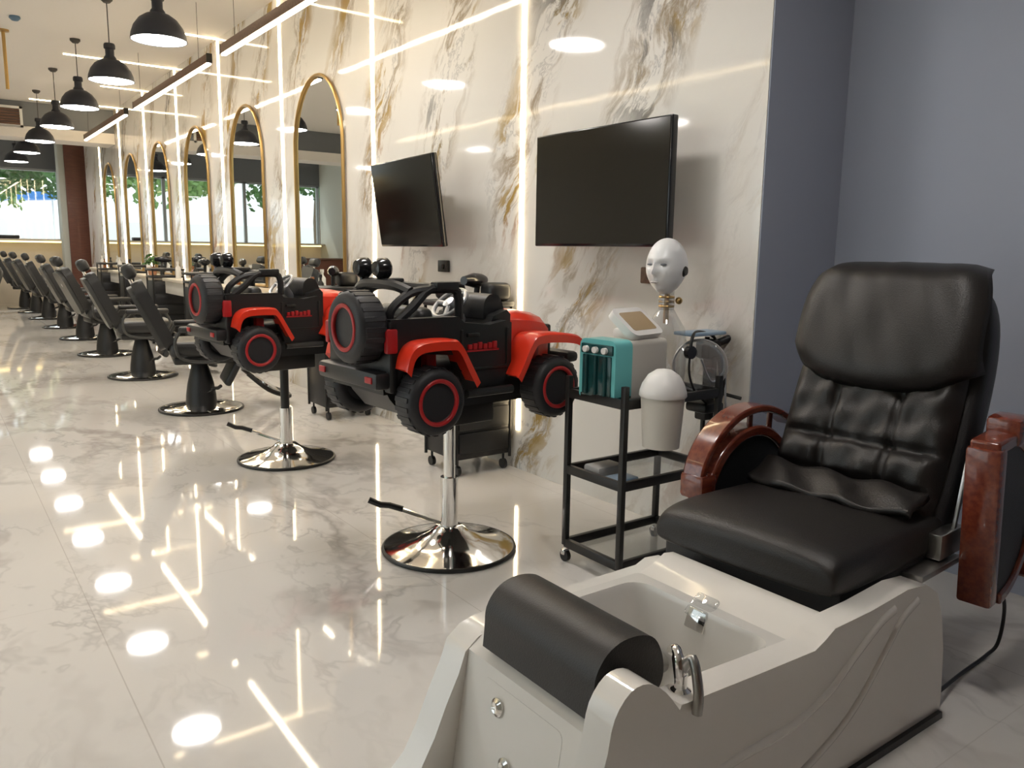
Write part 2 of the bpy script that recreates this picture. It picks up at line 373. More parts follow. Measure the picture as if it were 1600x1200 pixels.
# ------------------------------------------------------------------ wall light strips, turned over onto the ceiling
G = 'warm light strips let into the marble wall'
led_lab = ['vertical warm light strip between the two televisions', 'vertical warm light strip just left of the smaller television', 'vertical warm light strip between the nearest and second arched mirrors',
           'vertical warm light strip between the second and third arched mirrors', 'vertical warm light strip between the third and fourth arched mirrors',
           'vertical warm light strip between the fourth and fifth arched mirrors', 'vertical warm light strip between the fifth and sixth arched mirrors', 'vertical warm light strip beyond the farthest arched mirror']
for k in range(8):
    y = LED0+SP*k; w = .017; xe = 1.62 if k % 2 == 0 else 2.35
    b = B(); b.span((W-.012, y-w/2, .25), (W+.002, y+w/2, CZ-.002)); b.span((xe, y-w/2, CZ-.012), (W-.012, y+w/2, CZ+.002))
    tag(b.make('light_strip', M['led'], smooth=False), led_lab[k], 'light strip', G)
tag(B().span((-2.79, 4.0, CZ-.012), (-2.76, 16, CZ+.001)).make('light_strip', M['led'], smooth=False), 'warm light strip on the ceiling on the window side, seen only as a reflection', 'light strip')

# ------------------------------------------------------------------ arched mirrors
G = 'gold arched mirrors along the marble wall'
mlab = ['gold framed arched mirror nearest the televisions', 'second gold framed arched mirror from the televisions', 'third gold framed arched mirror from the televisions',
        'fourth gold framed arched mirror from the televisions', 'fifth gold framed arched mirror from the televisions', 'gold framed arched mirror farthest from the televisions']
mp0 = None
for k in range(6):
    yc = 6.93+SP*k
    if mp0 is None:
        t = thing('arched_mirror', mlab[0], 'mirror', (W-.004, yc, .95), 0, G)
        hw, hs = .53, 1.28
        out = [(-hw, 0)]+[(-hw, hs)]+[(x, z) for x, z in reversed(arc(0, hs, hw, 0, 180, 20, .60))][1:-1]+[(hw, hs), (hw, 0)]
        B().prism(out, -.012, 0, 'YZ').make('glass', M['mirror'], t, smooth=False)
        path = [(-.02, y, z) for y, z in out]
        b = B(); b.tube(path+[path[0]], .016, 8); b.make('frame', M['gold'], t); mp0 = t
    else: dup(mp0, (W-.004, yc, .95), mlab[k])

# ------------------------------------------------------------------ pendants
G = 'navy dome pendant lamps in a row'
def pendant():
    t = thing('pendant_lamp', '', 'pendant lamp', (1.63, 6.95, 2.92), 0, G); H = CZ-2.92
    B().lathe([(0, H), (.055, H), (.055, H-.02), (.03, H-.045), (0, H-.045)], 20).make('canopy', M['cord'], t)
    B().cyl((0, 0, .33), (0, 0, H-.03), .005, seg=8).make('cord', M['cord'], t)
    B().lathe([(0, .345), (.045, .345), (.052, .33), (.052, .30), (.040, .29), (.040, .235), (.055, .215), (.055, .20), (0, .20)], 24).make('neck', M['navy'], t)
    B().lathe([(.045, .205), (.09, .19), (.14, .155), (.18, .10), (.20, .045), (.207, 0), (.200, 0), (.193, .045), (.172, .095), (.132, .145), (.085, .18), (.045, .192)], 40).make('shade', M['navy'], t)
    B().lathe([(0, .01), (.196, .012), (.196, .004), (.15, -.006), (.08, -.012), (0, -.014)], 32).make('diffuser', M['pend'], t)
    return t
plab = ['navy dome pendant lamp nearest the camera, cut by the top of the photo', 'second navy dome pendant lamp down the row', 'third navy dome pendant lamp down the row', 'fourth navy dome pendant lamp down the row',
        'fifth navy dome pendant lamp down the row, overlapping the fourth', 'sixth navy dome pendant lamp down the row, low at the left', 'farthest navy dome pendant lamp, half hidden behind the sixth']
p0 = pendant(); p0['label'] = plab[0]
for k in range(1, 7): dup(p0, (1.63, 6.95+SP*k, 2.92), plab[k])
dup(p0, (1.63, 5.0, 2.92), 'navy dome pendant lamp above the car seats, seen only reflected in the marble')
for y, lab in ((3.05, 'navy dome pendant lamp over the rolling cart, above the top of the photo'), (1.1, 'navy dome pendant lamp over the foot spa, above the top of the photo')): dup(p0, (1.63, y, 2.92), lab)  # extra lamps out of view, added to brighten the right foreground
for i, (x, y) in enumerate(((-1.6, 3.2), (-1.6, 7.0), (-1.4, 10.9), (-1.4, 14.8))):  # unseen second row, added to raise the room light
    dup(p0, (x, y, 2.92), ['navy dome pendant lamp nearest in the second row by the window side', 'navy dome pendant lamp in the middle of the second row by the window side', 'third navy dome pendant lamp in the second row by the window side', 'navy dome pendant lamp farthest in the second row by the window side'][i])

# ------------------------------------------------------------------ hanging linear lamps
G = 'wooden linear lamps hanging in line'
def linear(y0, y1, lab):
    L = y1-y0; t = thing('linear_lamp', lab, 'hanging lamp', (2.35, (y0+y1)/2, 3.06), 0, G)
    B().box((0, 0, .045), (.05, L, .08), .004).make('body', M['walnut'], t)
    B().box((0, 0, -.002), (.038, L-.02, .02), .004).make('diffuser', M['lin'], t)
    for s in (-1, 1):
        B().box((0, s*(L/2+.004), .045), (.054, .012, .086), .002).make('end_cap', M['blackm'], t)
        B().cyl((0, s*(L/2-.35), .08), (0, s*(L/2-.35), CZ-3.06), .0022, seg=6).make('wire', M['cord'], t)
linear(4.35, 7.72, 'wooden linear lamp nearest the camera, running out of the top of the photo')
linear(8.15, 11.45, 'wooden linear lamp in the middle of the three, beside the pendant row')
linear(12.0, 15.3, 'farthest and shortest looking of the three wooden linear lamps')

t = thing('brass_pendant', 'slim brass tube pendant hanging at the far left edge', 'pendant lamp', (.93, 10.9, 0))
B().lathe([(0, CZ), (.06, CZ), (.06, CZ-.02), (0, CZ-.025)], 16).make('canopy', M['gold'], t)
B().cyl((0, 0, CZ-.02), (0, 0, 3.05), .018, seg=12).make('tube', M['gold'], t)

# ------------------------------------------------------------------ counters under the mirrors, trolleys, small goods
G = 'cream wall counters under the mirrors'
clab = ['cream counter under the nearest arched mirror', 'cream counter under the second arched mirror', 'cream counter under the third arched mirror', 'cream counter under the fourth arched mirror', 'cream counter under the fifth arched mirror', 'cream counter under the farthest arched mirror']
c0 = None
for k in range(6):
    loc = (W, 6.93+SP*k, .93)
    if c0 is None:
        c0 = thing('wall_counter', clab[0], 'counter', loc, 0, G)
        B().span((-.36, -.62, -.04), (-.001, .62, 0), .006).make('top', M['lowwall'], c0)
        B().span((-.33, -.60, -.20), (-.001, .60, -.04), .004).make('apron', M['cream'], c0)
    else: dup(c0, loc, clab[k])

def bottle(name, mt, h=.18, r=.03):
    return B().lathe([(0, 0), (r, 0), (r, h*.62), (r*.4, h*.75), (r*.4, h*.86), (r*.55, h*.87), (r*.55, h), (0, h)], 16).make(name, mt)
G = 'bottles on the mirror counters'
bl = [bottle('spray_bottle', M['bottlew'], .22, .035), bottle('amber_bottle', M['bottle'], .17, .03), bottle('black_bottle', M['black'], .20, .028)]
words = ['nearest', 'second', 'third', 'fourth', 'fifth', 'farthest']
for o in bl: tag(o, '', 'bottle', G)
cnt = 0
for k in range(6):
    for j, (o, nm, dy) in enumerate(((bl[0], 'white spray bottle', .42), (bl[1], 'amber bottle', -.12), (bl[2], 'black bottle', -.42))):
        q = o if k == 0 else o.copy()
        if k: COL.objects.link(q)
        q.location = (W-.2+.05*((k+j) % 2), 6.93+SP*k+dy, .93); q['label'] = '%s standing on the counter under the %s arched mirror' % (nm, words[k])
t = thing('potted_plant', 'small bushy green plant in a pot before the fourth mirror', 'plant', (W-.24, 12.55, .93))
B().lathe([(0, 0), (.05, 0), (.07, .11), (.06, .11), (.055, .09), (0, .09)], 20).make('pot', M['pot'], t)
b = B()
for i in range(130):
    a, e = random.uniform(0, 2*PI), random.uniform(.1, 1.4); r = random.uniform(.05, .13)
    c = Vector((r*math.cos(a)*math.cos(e), r*math.sin(a)*math.cos(e), .15+r*math.sin(e)*1.2)); d = Vector((random.uniform(-1, 1), random.uniform(-1, 1), random.uniform(-.5, 1))).normalized()
    u = d.orthogonal().normalized()*.014; v = d*.035
    b.bm.faces.new([b.bm.verts.new(p) for p in (c-v, c+u, c+v, c-u)])
b.make('foliage', M['green'], t, smooth=False)

def trolley(loc, lab, rz=0.):
    t = thing('salon_trolley', lab, 'trolley', loc, rz, 'black salon tool trolleys against the wall')
    w, d, h = .40, .36, 1.02
    B().span((-w/2, -d/2, .10), (w/2, d/2, h-.14), .012).make('cabinet', M['black'], t)
    for i in range(5):
        z0 = .14+i*.145
        B().span((-w/2+.02, -d/2-.014, z0), (w/2-.02, -d/2+.004, z0+.125), .006).make('drawer', M['black'], t)
    for sx in (-1, 1):
        for sy in (-1, 1): B().cyl((sx*(w/2-.002), sy*(d/2-.002), .08), (sx*(w/2-.002), sy*(d/2-.002), h), .010, seg=10).make('post', M['blackm'], t)
    B().span((-w/2-.01, -d/2-.01, h-.10), (w/2+.01, d/2+.01, h-.07), .01).make('upper_tray', M['black'], t)
    B().span((-w/2-.015, -d/2-.015, h-.005), (w/2+.015, d/2+.015, h+.03), .012).make('top_tray', M['black'], t)
    for sx in (-1, 1):
        for sy in (-1, 1):
            x, y = sx*(w/2-.03), sy*(d/2-.03)
            c = B().cyl((x-.012, y, .032), (x+.012, y, .032), .03, seg=16).cyl((x, y, .05), (x, y, .10), .008, seg=8).make('caster', M['black'], t)
    return t
tr0 = trolley((2.68, 4.14, 0), 'black drawer trolley behind the nearer red and black toy car')
G = 'black salon tool trolleys against the wall'
tlab = ['black drawer trolley behind the rear wheel of the nearer toy car', 'black drawer trolley between the second and third arched mirrors', 'black drawer trolley between the third and fourth arched mirrors', 'black drawer trolley between the fourth and fifth arched mirrors', 'black drawer trolley between the fifth and sixth arched mirrors']
for k, y in enumerate((6.06, 9.85, 11.8, 13.75, 15.7)): dup(tr0, (2.68, y, 0), tlab[k])
# things on the trolleys
def dryer(loc, rz, lab):
    t = thing('hair_dryer', lab, 'hair dryer', loc, rz, 'hair dryers on the trolleys')
    B().lathe([(0, -.09), (.028, -.09), (.04, -.05), (.045, .02), (.035, .07), (.026, .12), (.0, .12)], 20, (0, 0, .12), 'X').make('barrel', M['blackgl'], t)
    B().tube([(-.02, 0, .10), (-.01, 0, .04), (-.005, 0, .006)], .018, 10).make('handle', M['black'], t)
    return t
d0 = dryer((2.72, 4.12, 1.05), R(200), 'black hair dryer on the trolley behind the nearer toy car')
dup(d0, (2.64, 6.06, 1.05), 'black hair dryer on the trolley beside the nearest arched mirror', R(60))
dup(d0, (2.68, 9.85, 1.05), 'black hair dryer on the trolley between the second and third arched mirrors', R(100))
dup(d0, (2.68, 11.8, 1.05), 'black hair dryer on the trolley between the third and fourth arched mirrors', R(160))
for i, (x, y, lab) in enumerate(((2.80, 4.02, 'black folded towel bundle on the trolley behind the nearer toy car'), (2.60, 4.22, 'black tool pouch on the trolley behind the nearer toy car'), (2.78, 6.12, 'black tool case on the trolley behind the nearer toy car\'s rear wheel'))):
    nm = ['towel', 'tool_pouch', 'tool_case'][i]
    tag(B().box((0, 0, .055), (.16, .14, .11), .035, 3).make(nm, M['black'], loc=(x, y, 1.05)), lab, ['towel', 'pouch', 'case'][i])

# ------------------------------------------------------------------ televisions
def tv(loc, rz, tilt, lab):
    t = thing('television', lab, 'television', loc, rz, 'wall mounted televisions'); t.rotation_euler = (0, tilt, rz)
    w, h = .97, .575
    B().span((-.015, -w/2, -h/2), (.025, w/2, h/2), .006).make('housing', M['blackgl'], t)
    B().span((-.0175, -w/2+.008, -h/2+.014), (-.0145, w/2-.008, h/2-.008)).make('screen', M['screen'], t, smooth=False)
    B().span((.02, -.22, -.16), (.05, .22, .14), .01).make('rear_box', M['black'], t)
    b = B(); b.span((.04, -.10, -.10), (.16, -.06, .10)); b.span((.04, .06, -.10), (.16, .10, .10)); b.span((.14, -.15, -.12), (.192, .15, .12))
    b.make('bracket', M['blackm'], t)
    return t
tv((2.72, 3.03, 1.665), 0, 0, 'large black television on the marble wall above the white mask')
tv((2.66, 4.88, 1.655), R(-4), R(-8), 'black television tilted down between the strip lights behind the nearer toy car')
for (y, z, lab) in ((4.80, 1.24, 'black wall socket box just below the left television'), (2.83, 1.24, 'brown socket box on the marble beside the white mask')):
    t = thing('wall_socket', lab, 'socket', (W, y, z), 0)
    B().span((-.03, -.06, -.04), (-.001, .06, .04), .006).make('plate', M['walnut'] if y < 3 else M['blackm'], t)
    B().span((-.045, -.03, -.02), (-.03, .0, .015), .004).make('plug', M['black'], t)

# ------------------------------------------------------------------ barber chairs
def hyd_base(t, r=.3, ztop=.55, upper=None):
    B().lathe([(0, 0), (r, 0), (r+.004, .008), (r, .018), (r-.015, .022), (r*.75, .035), (r*.5, .055), (r*.3, .085), (r*.2, .11), (0, .115)], 56).make('base_plate', M['chrome'], t)
    B().torus((0, 0, .010), r-.002, .010, 'Z', 56, 8).make('rim', M['blackm'], t)
    B().cyl((0, 0, .10), (0, 0, .34), .040, seg=24).make('cylinder', M['chrome'], t)
    B().cyl((0, 0, .34), (0, 0, ztop), .027, seg=20).make('piston', upper or M['chrome'], t)
def lever(t, a=R(150), bare=True):
    c, s = math.cos(a), math.sin(a)
    f = lambda d, z: (c*d, s*d, z)
    l_ = B().tube([f(.03, .12), f(.10, .145), f(.20, .185), f(.27, .21)], .009, 8).make('pump_lever', M['chrome'], t)
    B().tube([f(.21, .192), f(.27, .212), f(.31, .216), f(.36, .24)], .014, 8).make('grip', M['black'], l_)
def barber_chair(lab, loc, rz):
    t = thing('barber_chair', lab, 'chair', loc, rz, 'black barber chairs in a row')
    B().lathe([(0, 0), (.33, 0), (.335, .01), (.32, .022), (.22, .034), (.13, .05), (0, .055)], 48).make('base_plate', M['chrome'], t)
    B().torus((0, 0, .010), .33, .011, 'Z', 48, 8).make('rim', M['blackm'], t)
    B().lathe([(.125, .045), (.12, .12), (.105, .22), (.08, .32), (.06, .40), (0, .40)], 28).make('column_cover', M['black'], t)
    lever(t, R(-70))
    # seat frame and cushion
    B().box((.02, 0, .44), (.46, .44, .07), .02).make('seat_frame', M['blackm'], t)
    B().box((.03, 0, .53), (.54, .52, .13), .045, 4).make('seat', M['chairl'], t)
    # backrest, reclined
    T = Matrix.Translation((-.22, 0, .53)) @ Matrix.Rotation(R(-24), 4, 'Y')
    b = B(); b.T = T; b.prism([(y, z) for y, z in rrect(.50, .58, .09, 5, 0, .29)], -.035, .055, 'YZ', .02); bk = b.make('backrest', M['chairl'], t)
    b = B(); b.T = T; b.prism([(y, z) for y, z in rrect(.47, .54, .10, 5, 0, .29)], -.075, -.035, 'YZ', .018); b.make('back_shell', M['shell'], t)
    b = B(); b.T = T; b.prism(arc(0, .40, .022, 0, 330, 10), -.079, -.073, 'YZ'); b.make('badge', M['silver'], t)
    b = B(); b.T = T; b.cyl((-.02, 0, .54), (-.02, 0, .66), .014, seg=10); b.make('headrest_post', M['chrome'], t)
    b = B(); b.T = T; b.box((0, 0, .675), (.10, .27, .12), .04, 4); b.make('headrest', M['chairl'], t)
    for s in (-1, 1):
        b = B(); b.box((.03, s*.315, .70), (.40, .07, .05), .02, 3); ar = b.make('armrest', M['chairl'], t)
        B().tube(smooth_pts([(.20, s*.31, .68), (.24, s*.30, .58), (.16, s*.28, .45), (0, s*.25, .43), (-.16, s*.28, .47), (-.20, s*.31, .60), (-.16, s*.31, .68)], 4), .013, 8).make('bracket', M['shell'], ar)
    # calf pad and footrest
    b = B(); b.T = Matrix.Translation((.32, 0, .46)) @ Matrix.Rotation(R(28), 4, 'Y'); b.box((0, 0, -.14), (.06, .40, .28), .025, 3); b.make('calf_pad', M['chairl'], t)
    b = B(); pts = smooth_pts([(.36, -.16, .30), (.52, -.20, .16), (.68, -.16, .09), (.72, 0, .08), (.68, .16, .09), (.52, .20, .16), (.36, .16, .30)], 5); b.tube(pts, .018, 8); fr = b.make('footrest', M['blackm'], t)
    b = B(); b.T = Matrix.Translation((.56, 0, .165)) @ Matrix.Rotation(R(34), 4, 'Y'); b.prism([(x, y) for x, y in rrect(.32, .36, .12)], -.008, .008, 'XY', .003); b.make('footplate', M['chrome'], fr)
    return t
order = ['barber chair nearest the camera, half hidden behind the farther toy car', 'black barber chair on a black column, second in the row from the toy cars', 'third barber chair in the row from the toy cars', 'fourth barber chair in the row from the toy cars',
         'fifth barber chair in the row from the toy cars', 'sixth barber chair in the row from the toy cars', 'seventh barber chair in the row from the toy cars', 'farthest barber chair, at the end of the row']
ys = [(1.80, 6.90, 2), (1.77, 8.98, -4), (1.78, 11.05, 3), (1.83, 13.1, 0), (1.82, 15.05, -3), (1.80, 17.0, 2), (1.78, 18.7, 0), (1.70, 20.0, -5)]
bc = barber_chair(order[0], (ys[0][0], ys[0][1], 0), R(ys[0][2]-12))
for k in range(1, 8): dup(bc, (ys[k][0], ys[k][1], 0), order[k], R(ys[k][2]))
dup(bc, (.31, 12.6, 0), 'black barber chair standing apart, cut by the left edge of the photo', R(-150))

# ------------------------------------------------------------------ toy car seats on hydraulic bases (face +X)
def toy_car(lab, loc, rz, upper):
    t = thing('toy_car_chair', lab, 'toy car chair', loc, rz, 'red and black toy car barber seats')
    hyd_base(t, .30, .60, upper); lever(t, R(148))
    B().span((-.16, -.12, .60), (.16, .12, .69), .01).make('mounting_plate', M['blackm'], t)
    HW = .245
    # chassis and tub
    b = B(); b.prism([(-.40, .76), (-.34, .69), (.44, .69), (.48, .74), (.48, .80), (-.42, .80)], -.15, .15, 'XZ', .012); b.make('chassis', M['black'], t)
    # side bodies (tub open at the top)
    side = [(-.44, .80), (-.45, 1.085), (-.13, 1.085), (-.10, 1.06), (.03, 1.045), (.12, 1.06), (.15, 1.05), (.15, .84), (.10, .79), (-.10, .79), (-.15, .93), (-.36, .95), (-.42, .80)]
    b = B()
    for s in (-1, 1): b.prism(side, s*HW, s*(HW-.05), 'XZ', .008)
    b.span((-.455, -HW, .80), (-.41, HW, 1.08), .01); b.span((-.46, -HW+.04, .79), (.16, HW-.04, .84)); b.span((-.44, -HW+.03, 1.05), (-.30, HW-.03, 1.082), .01)
    body = b.make('body', M['black'], t)
    for s in (-1, 1):   # door lines and handles
        b = B(); b.span((-.12, s*(HW+.006), .86), (.13, s*(HW-.01), .872), .002); b.span((-.12, s*(HW+.006), .86), (-.108, s*(HW-.01), 1.03), .002); b.span((.12, s*(HW+.006), .86), (.132, s*(HW-.01), 1.03), .002); b.span((-.09, s*(HW+.014), 1.0), (-.03, s*(HW-.01), 1.015), .003)
        b.make('door_trim', M['blackm'], body)
    for s in (-1, 1):
        b = B()
        for i in range(6): b.span((-.085+i*.026, s*(HW+.010), .948-.002*(i % 2)), (-.066+i*.026, s*(HW-.01), .968+.004*(i % 3)), .002)
        b.span((-.09, s*(HW+.008), .938), (.075, s*(HW-.01), .945)); b.make('door_emblem', M['dred'], t)
        B().span((-.47, s*(HW-.02), .955), (-.42, s*(HW+.008), 1.05), .008).make('tail_light', M['dred'], t)
        B().span((-.26, s*(HW-.12), .83), (-.21, s*(HW-.04), .95), .006).make('rear_strut', M['dred'], t)
        B().span((.30, s*(HW-.12), .83), (.345, s*(HW-.04), .95), .006).make('front_strut', M['dred'], t)
        # running board
        B().tube([(-.11, s*(HW+.03), .77), (.13, s*(HW+.03), .77)], .018, 8).make('side_step', M['black'], t)
    # bonnet
    rings = []
    for x, hw, z0, z1 in ((.13, .20, .88, 1.07), (.16, .20, .88, 1.085), (.30, .185, .88, 1.078), (.41, .165, .86, 1.058), (.445, .155, .86, 1.03), (.45, .15, .86, .90)):
        rings.append([(x, -hw, z0), (x, -hw, z1-.03), (x, -hw+.03, z1-.005), (x, -hw*.4, z1+.012), (x, hw*.4, z1+.012), (x, hw-.03, z1-.005), (x, hw, z1-.03), (x, hw, z0)])
    B().loft(rings).make('bonnet', M['red'], t)
    b = B(); b.span((.445, -.15, .86), (.47, .15, 1.02), .01)
    for i in range(7): b.span((.465, -.09+i*.028, .90), (.476, -.078+i*.028, .99), .002)
    b.make('grille', M['black'], t)
    for s in (-1, 1): B().lathe([(0, 0), (.025, 0), (.025, .012), (0, .018)], 18, (.47, s*.115, .96), 'X').make('headlight', M['silver'], t)
    # fenders
    def fender(pts, s, name, mt):
        b = B(); th = .018
        rings = []
        pts = list(zip(smo([p for p, q in pts]), smo([q for p, q in pts])))
        for (x, z), (nx, nz) in pts:
            y0, y1 = s*(HW-.045), s*(HW+.085)
            rings.append([(x, y0, z), (x, y1-s*.015, z), (x, y1, z-.008), (x-nx*.02, y1, z-nz*.02-.022), (x-nx*th, y1-s*.02, z-nz*th), (x-nx*th, y0, z-nz*th)])
        b.loft(rings); return b.make(name, mt, t, ang=30)
    for s in (-1, 1):
        fender([((-.43, .90), (-.95, .3)), ((-.415, .955), (-.9, .4)), ((-.385, .99), (-.5, .85)), ((-.33, 1.005), (0, 1)), ((-.22, 1.005), (0, 1)), ((-.175, .99), (.4, .9)), ((-.12, .90), (.8, .5)), ((-.08, .83), (.9, .3))], s, 'rear_fender', M['red'])
        fender([((.12, .83), (-.95, .3)), ((.155, .89), (-.9, .4)), ((.20, .97), (-.7, .7)), ((.245, 1.0), (-.2, 1)), ((.36, 1.0), (0, 1)), ((.47, .985), (.3, .95)), ((.515, .955), (.5, .8))], s, 'front_fender', M['red'])
    # bumpers
    b = B(); b.span((.50, -.23, .845), (.575, .23, .895), .018); b.span((.46, -.12, .81), (.55, .12, .85), .01); b.make('front_bumper', M['black'], t)
    b = B(); b.span((-.515, -.24, .815), (-.44, .24, .885), .018); rb = b.make('rear_bumper', M['black'], t)
    for s in (-1, 1): B().span((-.521, s*.19-.025, .84), (-.510, s*.19+.025, .865), .003).make('reflector', M['dred'], rb)
    # wheels
    def wheel(c, ax, outer, name, r=.135):
        w = B(); ri = .078
        w.lathe([(ri-.002, -.050), (ri+.010, -.060), (r-.035, -.064), (r-.016, -.060), (r-.004, -.046), (r, -.03), (r, .03), (r-.004, .046), (r-.016, .060), (r-.035, .064), (ri+.010, .060), (ri-.002, .050)], 40, c, ax)
        wo_ = w.make(name, M['rubber'], t)
        tr = B(); n = 22                       # tread blocks
        for i in range(n):
            a = 2*PI*i/n; u = (math.cos(a), math.sin(a))
            p = {'Y': (c[0]+u[1]*r, c[1], c[2]+u[0]*r), 'X': (c[0], c[1]+u[0]*r, c[2]+u[1]*r)}[ax]
            if ax == 'Y': tr.box(p, (.020, .088, .004), .0015, 1, rot=(0, a, 0))
            else: tr.box(p, (.088, .020, .004), .0015, 1, rot=(a-PI/2, 0, 0))
        tr.make('tread', M['rubber'], wo_)
        def off(d): return (c[0]+(d if ax == 'X' else 0), c[1]+(d if ax == 'Y' else 0), c[2])
        B().torus(off(outer*.058), .086, .0095, ax, 40, 10).make('rim_ring', M['dred'], wo_)
        h = B(); sg = outer; h.lathe([(0, sg*.046), (.024, sg*.046), (.028, sg*.028), (.05, sg*.018), (.070, sg*.035), (.079, sg*.045), (.079, -sg*.04), (0, -sg*.04)], 32, c, ax)
        for i in range(5):
            a = 2*PI*i/5+.3; u = (math.cos(a)*.072, math.sin(a)*.072)
            p = {'Y': (c[0]+u[0], c[1]+outer*.040, c[2]+u[1]), 'X': (c[0]+outer*.040, c[1]+u[0], c[2]+u[1])}[ax]
            h.cyl(off(outer*.038), p, .011, .008, 8)
        h.make('hub', M['black'], wo_)
    for x in (-.30, .335):
        for s in (-1, 1): wheel((x, s*.29, .765), 'Y', s, 'wheel')
        B().cyl((x, -.24, .765), (x, .24, .765), .02, seg=12).make('axle', M['blackm'], t)
    wheel((-.51, -.10, 1.05), 'X', -1, 'spare_wheel', .142)
    # roll cage
    b = B()
    for s in (-1, 1):
        y = s*.205
        b.tube([(-.10, y, 1.07), (-.10, y, 1.15), (-.112, y, 1.185), (-.14, y, 1.196), (-.24, y, 1.196), (-.27, y, 1.18), (-.32, y, 1.13), (-.40, y, 1.07)], .019, 8)
        b.span((-.225, y-.026, 1.19), (-.115, y+.026, 1.225), .008)
        b.tube(smooth_pts([(-.24, y, 1.195), (-.33, y*.95, 1.18), (-.41, y*.92, 1.12), (-.42, y*.92, 1.06)], 4), .018, 8)
    b.tube(smooth_pts([(-.33, -.20, 1.185), (-.35, -.10, 1.21), (-.35, .10, 1.21), (-.33, .20, 1.185)], 4), .022, 8); b.tube([(-.12, -.205, 1.195), (-.12, .205, 1.195)], .016, 8)
    cage = b.make('roll_cage', M['black'], t)
    for y in (-.01, .145):
        B().lathe([(0, -.035), (.030, -.03), (.042, -.01), (.044, .02), (.036, .03), (0, .032)], 20, (-.345, y, 1.272), 'X').cyl((-.345, y, 1.21), (-.345, y, 1.25), .012, seg=8).make('roof_light', M['blackgl'], cage)
    # seat, dashboard, windscreen frame, steering wheel
    B().box((-.235, 0, .95), (.09, .34, .34), .035, 3).box((-.12, 0, .86), (.26, .34, .09), .03, 3).make('seat', M['chairl'], t)
    b = B(); b.prism([(.08, .86), (.06, 1.02), (.085, 1.075), (.16, 1.10), (.18, 1.08), (.18, .86)], -.20, .20, 'XZ', .012); b.make('dashboard', M['black'], t)
    b = B(); b.prism(smo([(.07, 1.06), (.075, 1.13), (.11, 1.165), (.16, 1.15), (.19, 1.08)]), -.15, .15, 'XZ', .01); b.make('dash_hood', M['black'], t)
    st = Matrix.Translation((.0, .0, 1.12)) @ Matrix.Rotation(R(-42), 4, 'Y')
    b = B(); b.T = st; b.torus((0, 0, 0), .085, .010, 'Z', 28, 8); swh = b.make('steering_wheel', M['silver'], t)
    b = B(); b.T = st
    for a in (90, 210, 330): b.cyl((0, 0, 0), (.083*math.cos(R(a)), .083*math.sin(R(a)), 0), .010, seg=8)
    b.lathe([(0, -.12), (.02, -.12), (.028, -.01), (.028, .012), (0, .016)], 18); b.make('spokes', M['silver'], swh)
    return t
toy_car('nearer red and black off-road toy car on a chrome barber base', (1.845, 3.0, 0), R(4), M['chrome'])
toy_car('farther red and black off-road toy car on a chrome barber base, beyond the nearer one', (1.80, 4.93, 0), R(5), M['blackm'])

# ------------------------------------------------------------------ three tier cart and what stands on it
x0, x1, y0, y1 = 2.19, 2.75, 2.245, 2.585
t = thing('rolling_cart', 'black square-tube three tier rolling cart beside the pedicure chair', 'cart', ((x0+x1)/2, (y0+y1)/2, 0))
hx, hy = (x1-x0)/2, (y1-y0)/2
for sx in (-1, 1):
    for sy in (-1, 1): B().span((sx*hx-.0125, sy*hy-.0125, .075), (sx*hx+.0125, sy*hy+.0125, .83), .003).make('post', M['blackm'], t)
for z, nm in ((.085, 'lower_shelf'), (.42, 'middle_shelf'), (.755, 'upper_shelf')):
    b = B()
    for sy in (-1, 1): b.span((-hx, sy*hy-.011, z-.018), (hx, sy*hy+.011, z+.02), .002)
    for sx in (-1, 1): b.span((sx*hx-.011, -hy, z-.018), (sx*hx+.011, hy, z+.02), .002)
    sh = b.make(nm, M['blackm'], t)
    B().span((-hx+.01, -hy+.01, z-.016), (hx-.01, hy-.01, z-.011)).make('tray_panel', M['blackm'] if z > .5 else M['tan'] if 0 else M['cleargl'], sh, smooth=False)
for sx in (-1, 1):
    for sy in (-1, 1):
        x, y = sx*hx, sy*hy
        c_ = B().cyl((x, y, .045), (x, y, .08), .008, seg=8).span((x-.018, y-.012, .03), (x+.018, y+.012, .055), .005).make('caster', M['chrome'], t)
        B().cyl((x-.010, y-.002, .0265), (x+.010, y-.002, .0265), .026, seg=18).make('caster_wheel', M['black'], c_)
# facial machine
t = thing('facial_machine', 'teal and white facial machine with a tilted beige display on the cart top', 'beauty machine', (2.34, 2.42, .746))
t.rotation_euler = (0, 0, R(4))
b = B(); b.prism([(y, z) for y, z in rrect(.20, .255, .03, 4, 0, .128)], -.155, -.055, 'YZ', .008); b.make('front_housing', M['teal'], t)
b = B(); b.prism([(y, z) for y, z in rrect(.20, .250, .02, 4, 0, .126)], -.055, .16, 'YZ', .008); b.make('rear_housing', M['cream'], t)
B().span((-.160, -.080, .02), (-.152, .080, .19), .003).make('tank_window', M['dteal'], t)
b = B(); b.span((-.163, -.088, .195), (-.150, .088, .236), .005); hk = b.make('hook_panel', M['dteal'], t)
for i in range(3): B().cyl((-.178, -.052+i*.052, .214), (-.160, -.052+i*.052, .214), .013, seg=14).make('knob', M['white'], t)
for i in range(3): B().cyl((-.166, -.052+i*.052, .03), (-.166, -.052+i*.052, .19), .007, seg=10).make('tank_tube', M['dteal'], t)
b = B(); b.span((-.150, -.104, .02), (-.06, -.099, .028)); b.make('groove', M['dteal'], t)
b = B(); b.T = Matrix.Translation((.06, -.01, .31)) @ Matrix.Rotation(R(8), 4, 'Z') @ Matrix.Rotation(R(38), 4, 'X'); b.prism([(x, y) for x, y in rrect(.23, .165, .035)], -.016, .016, 'XY', .006); dp = b.make('display', M['white'], t)
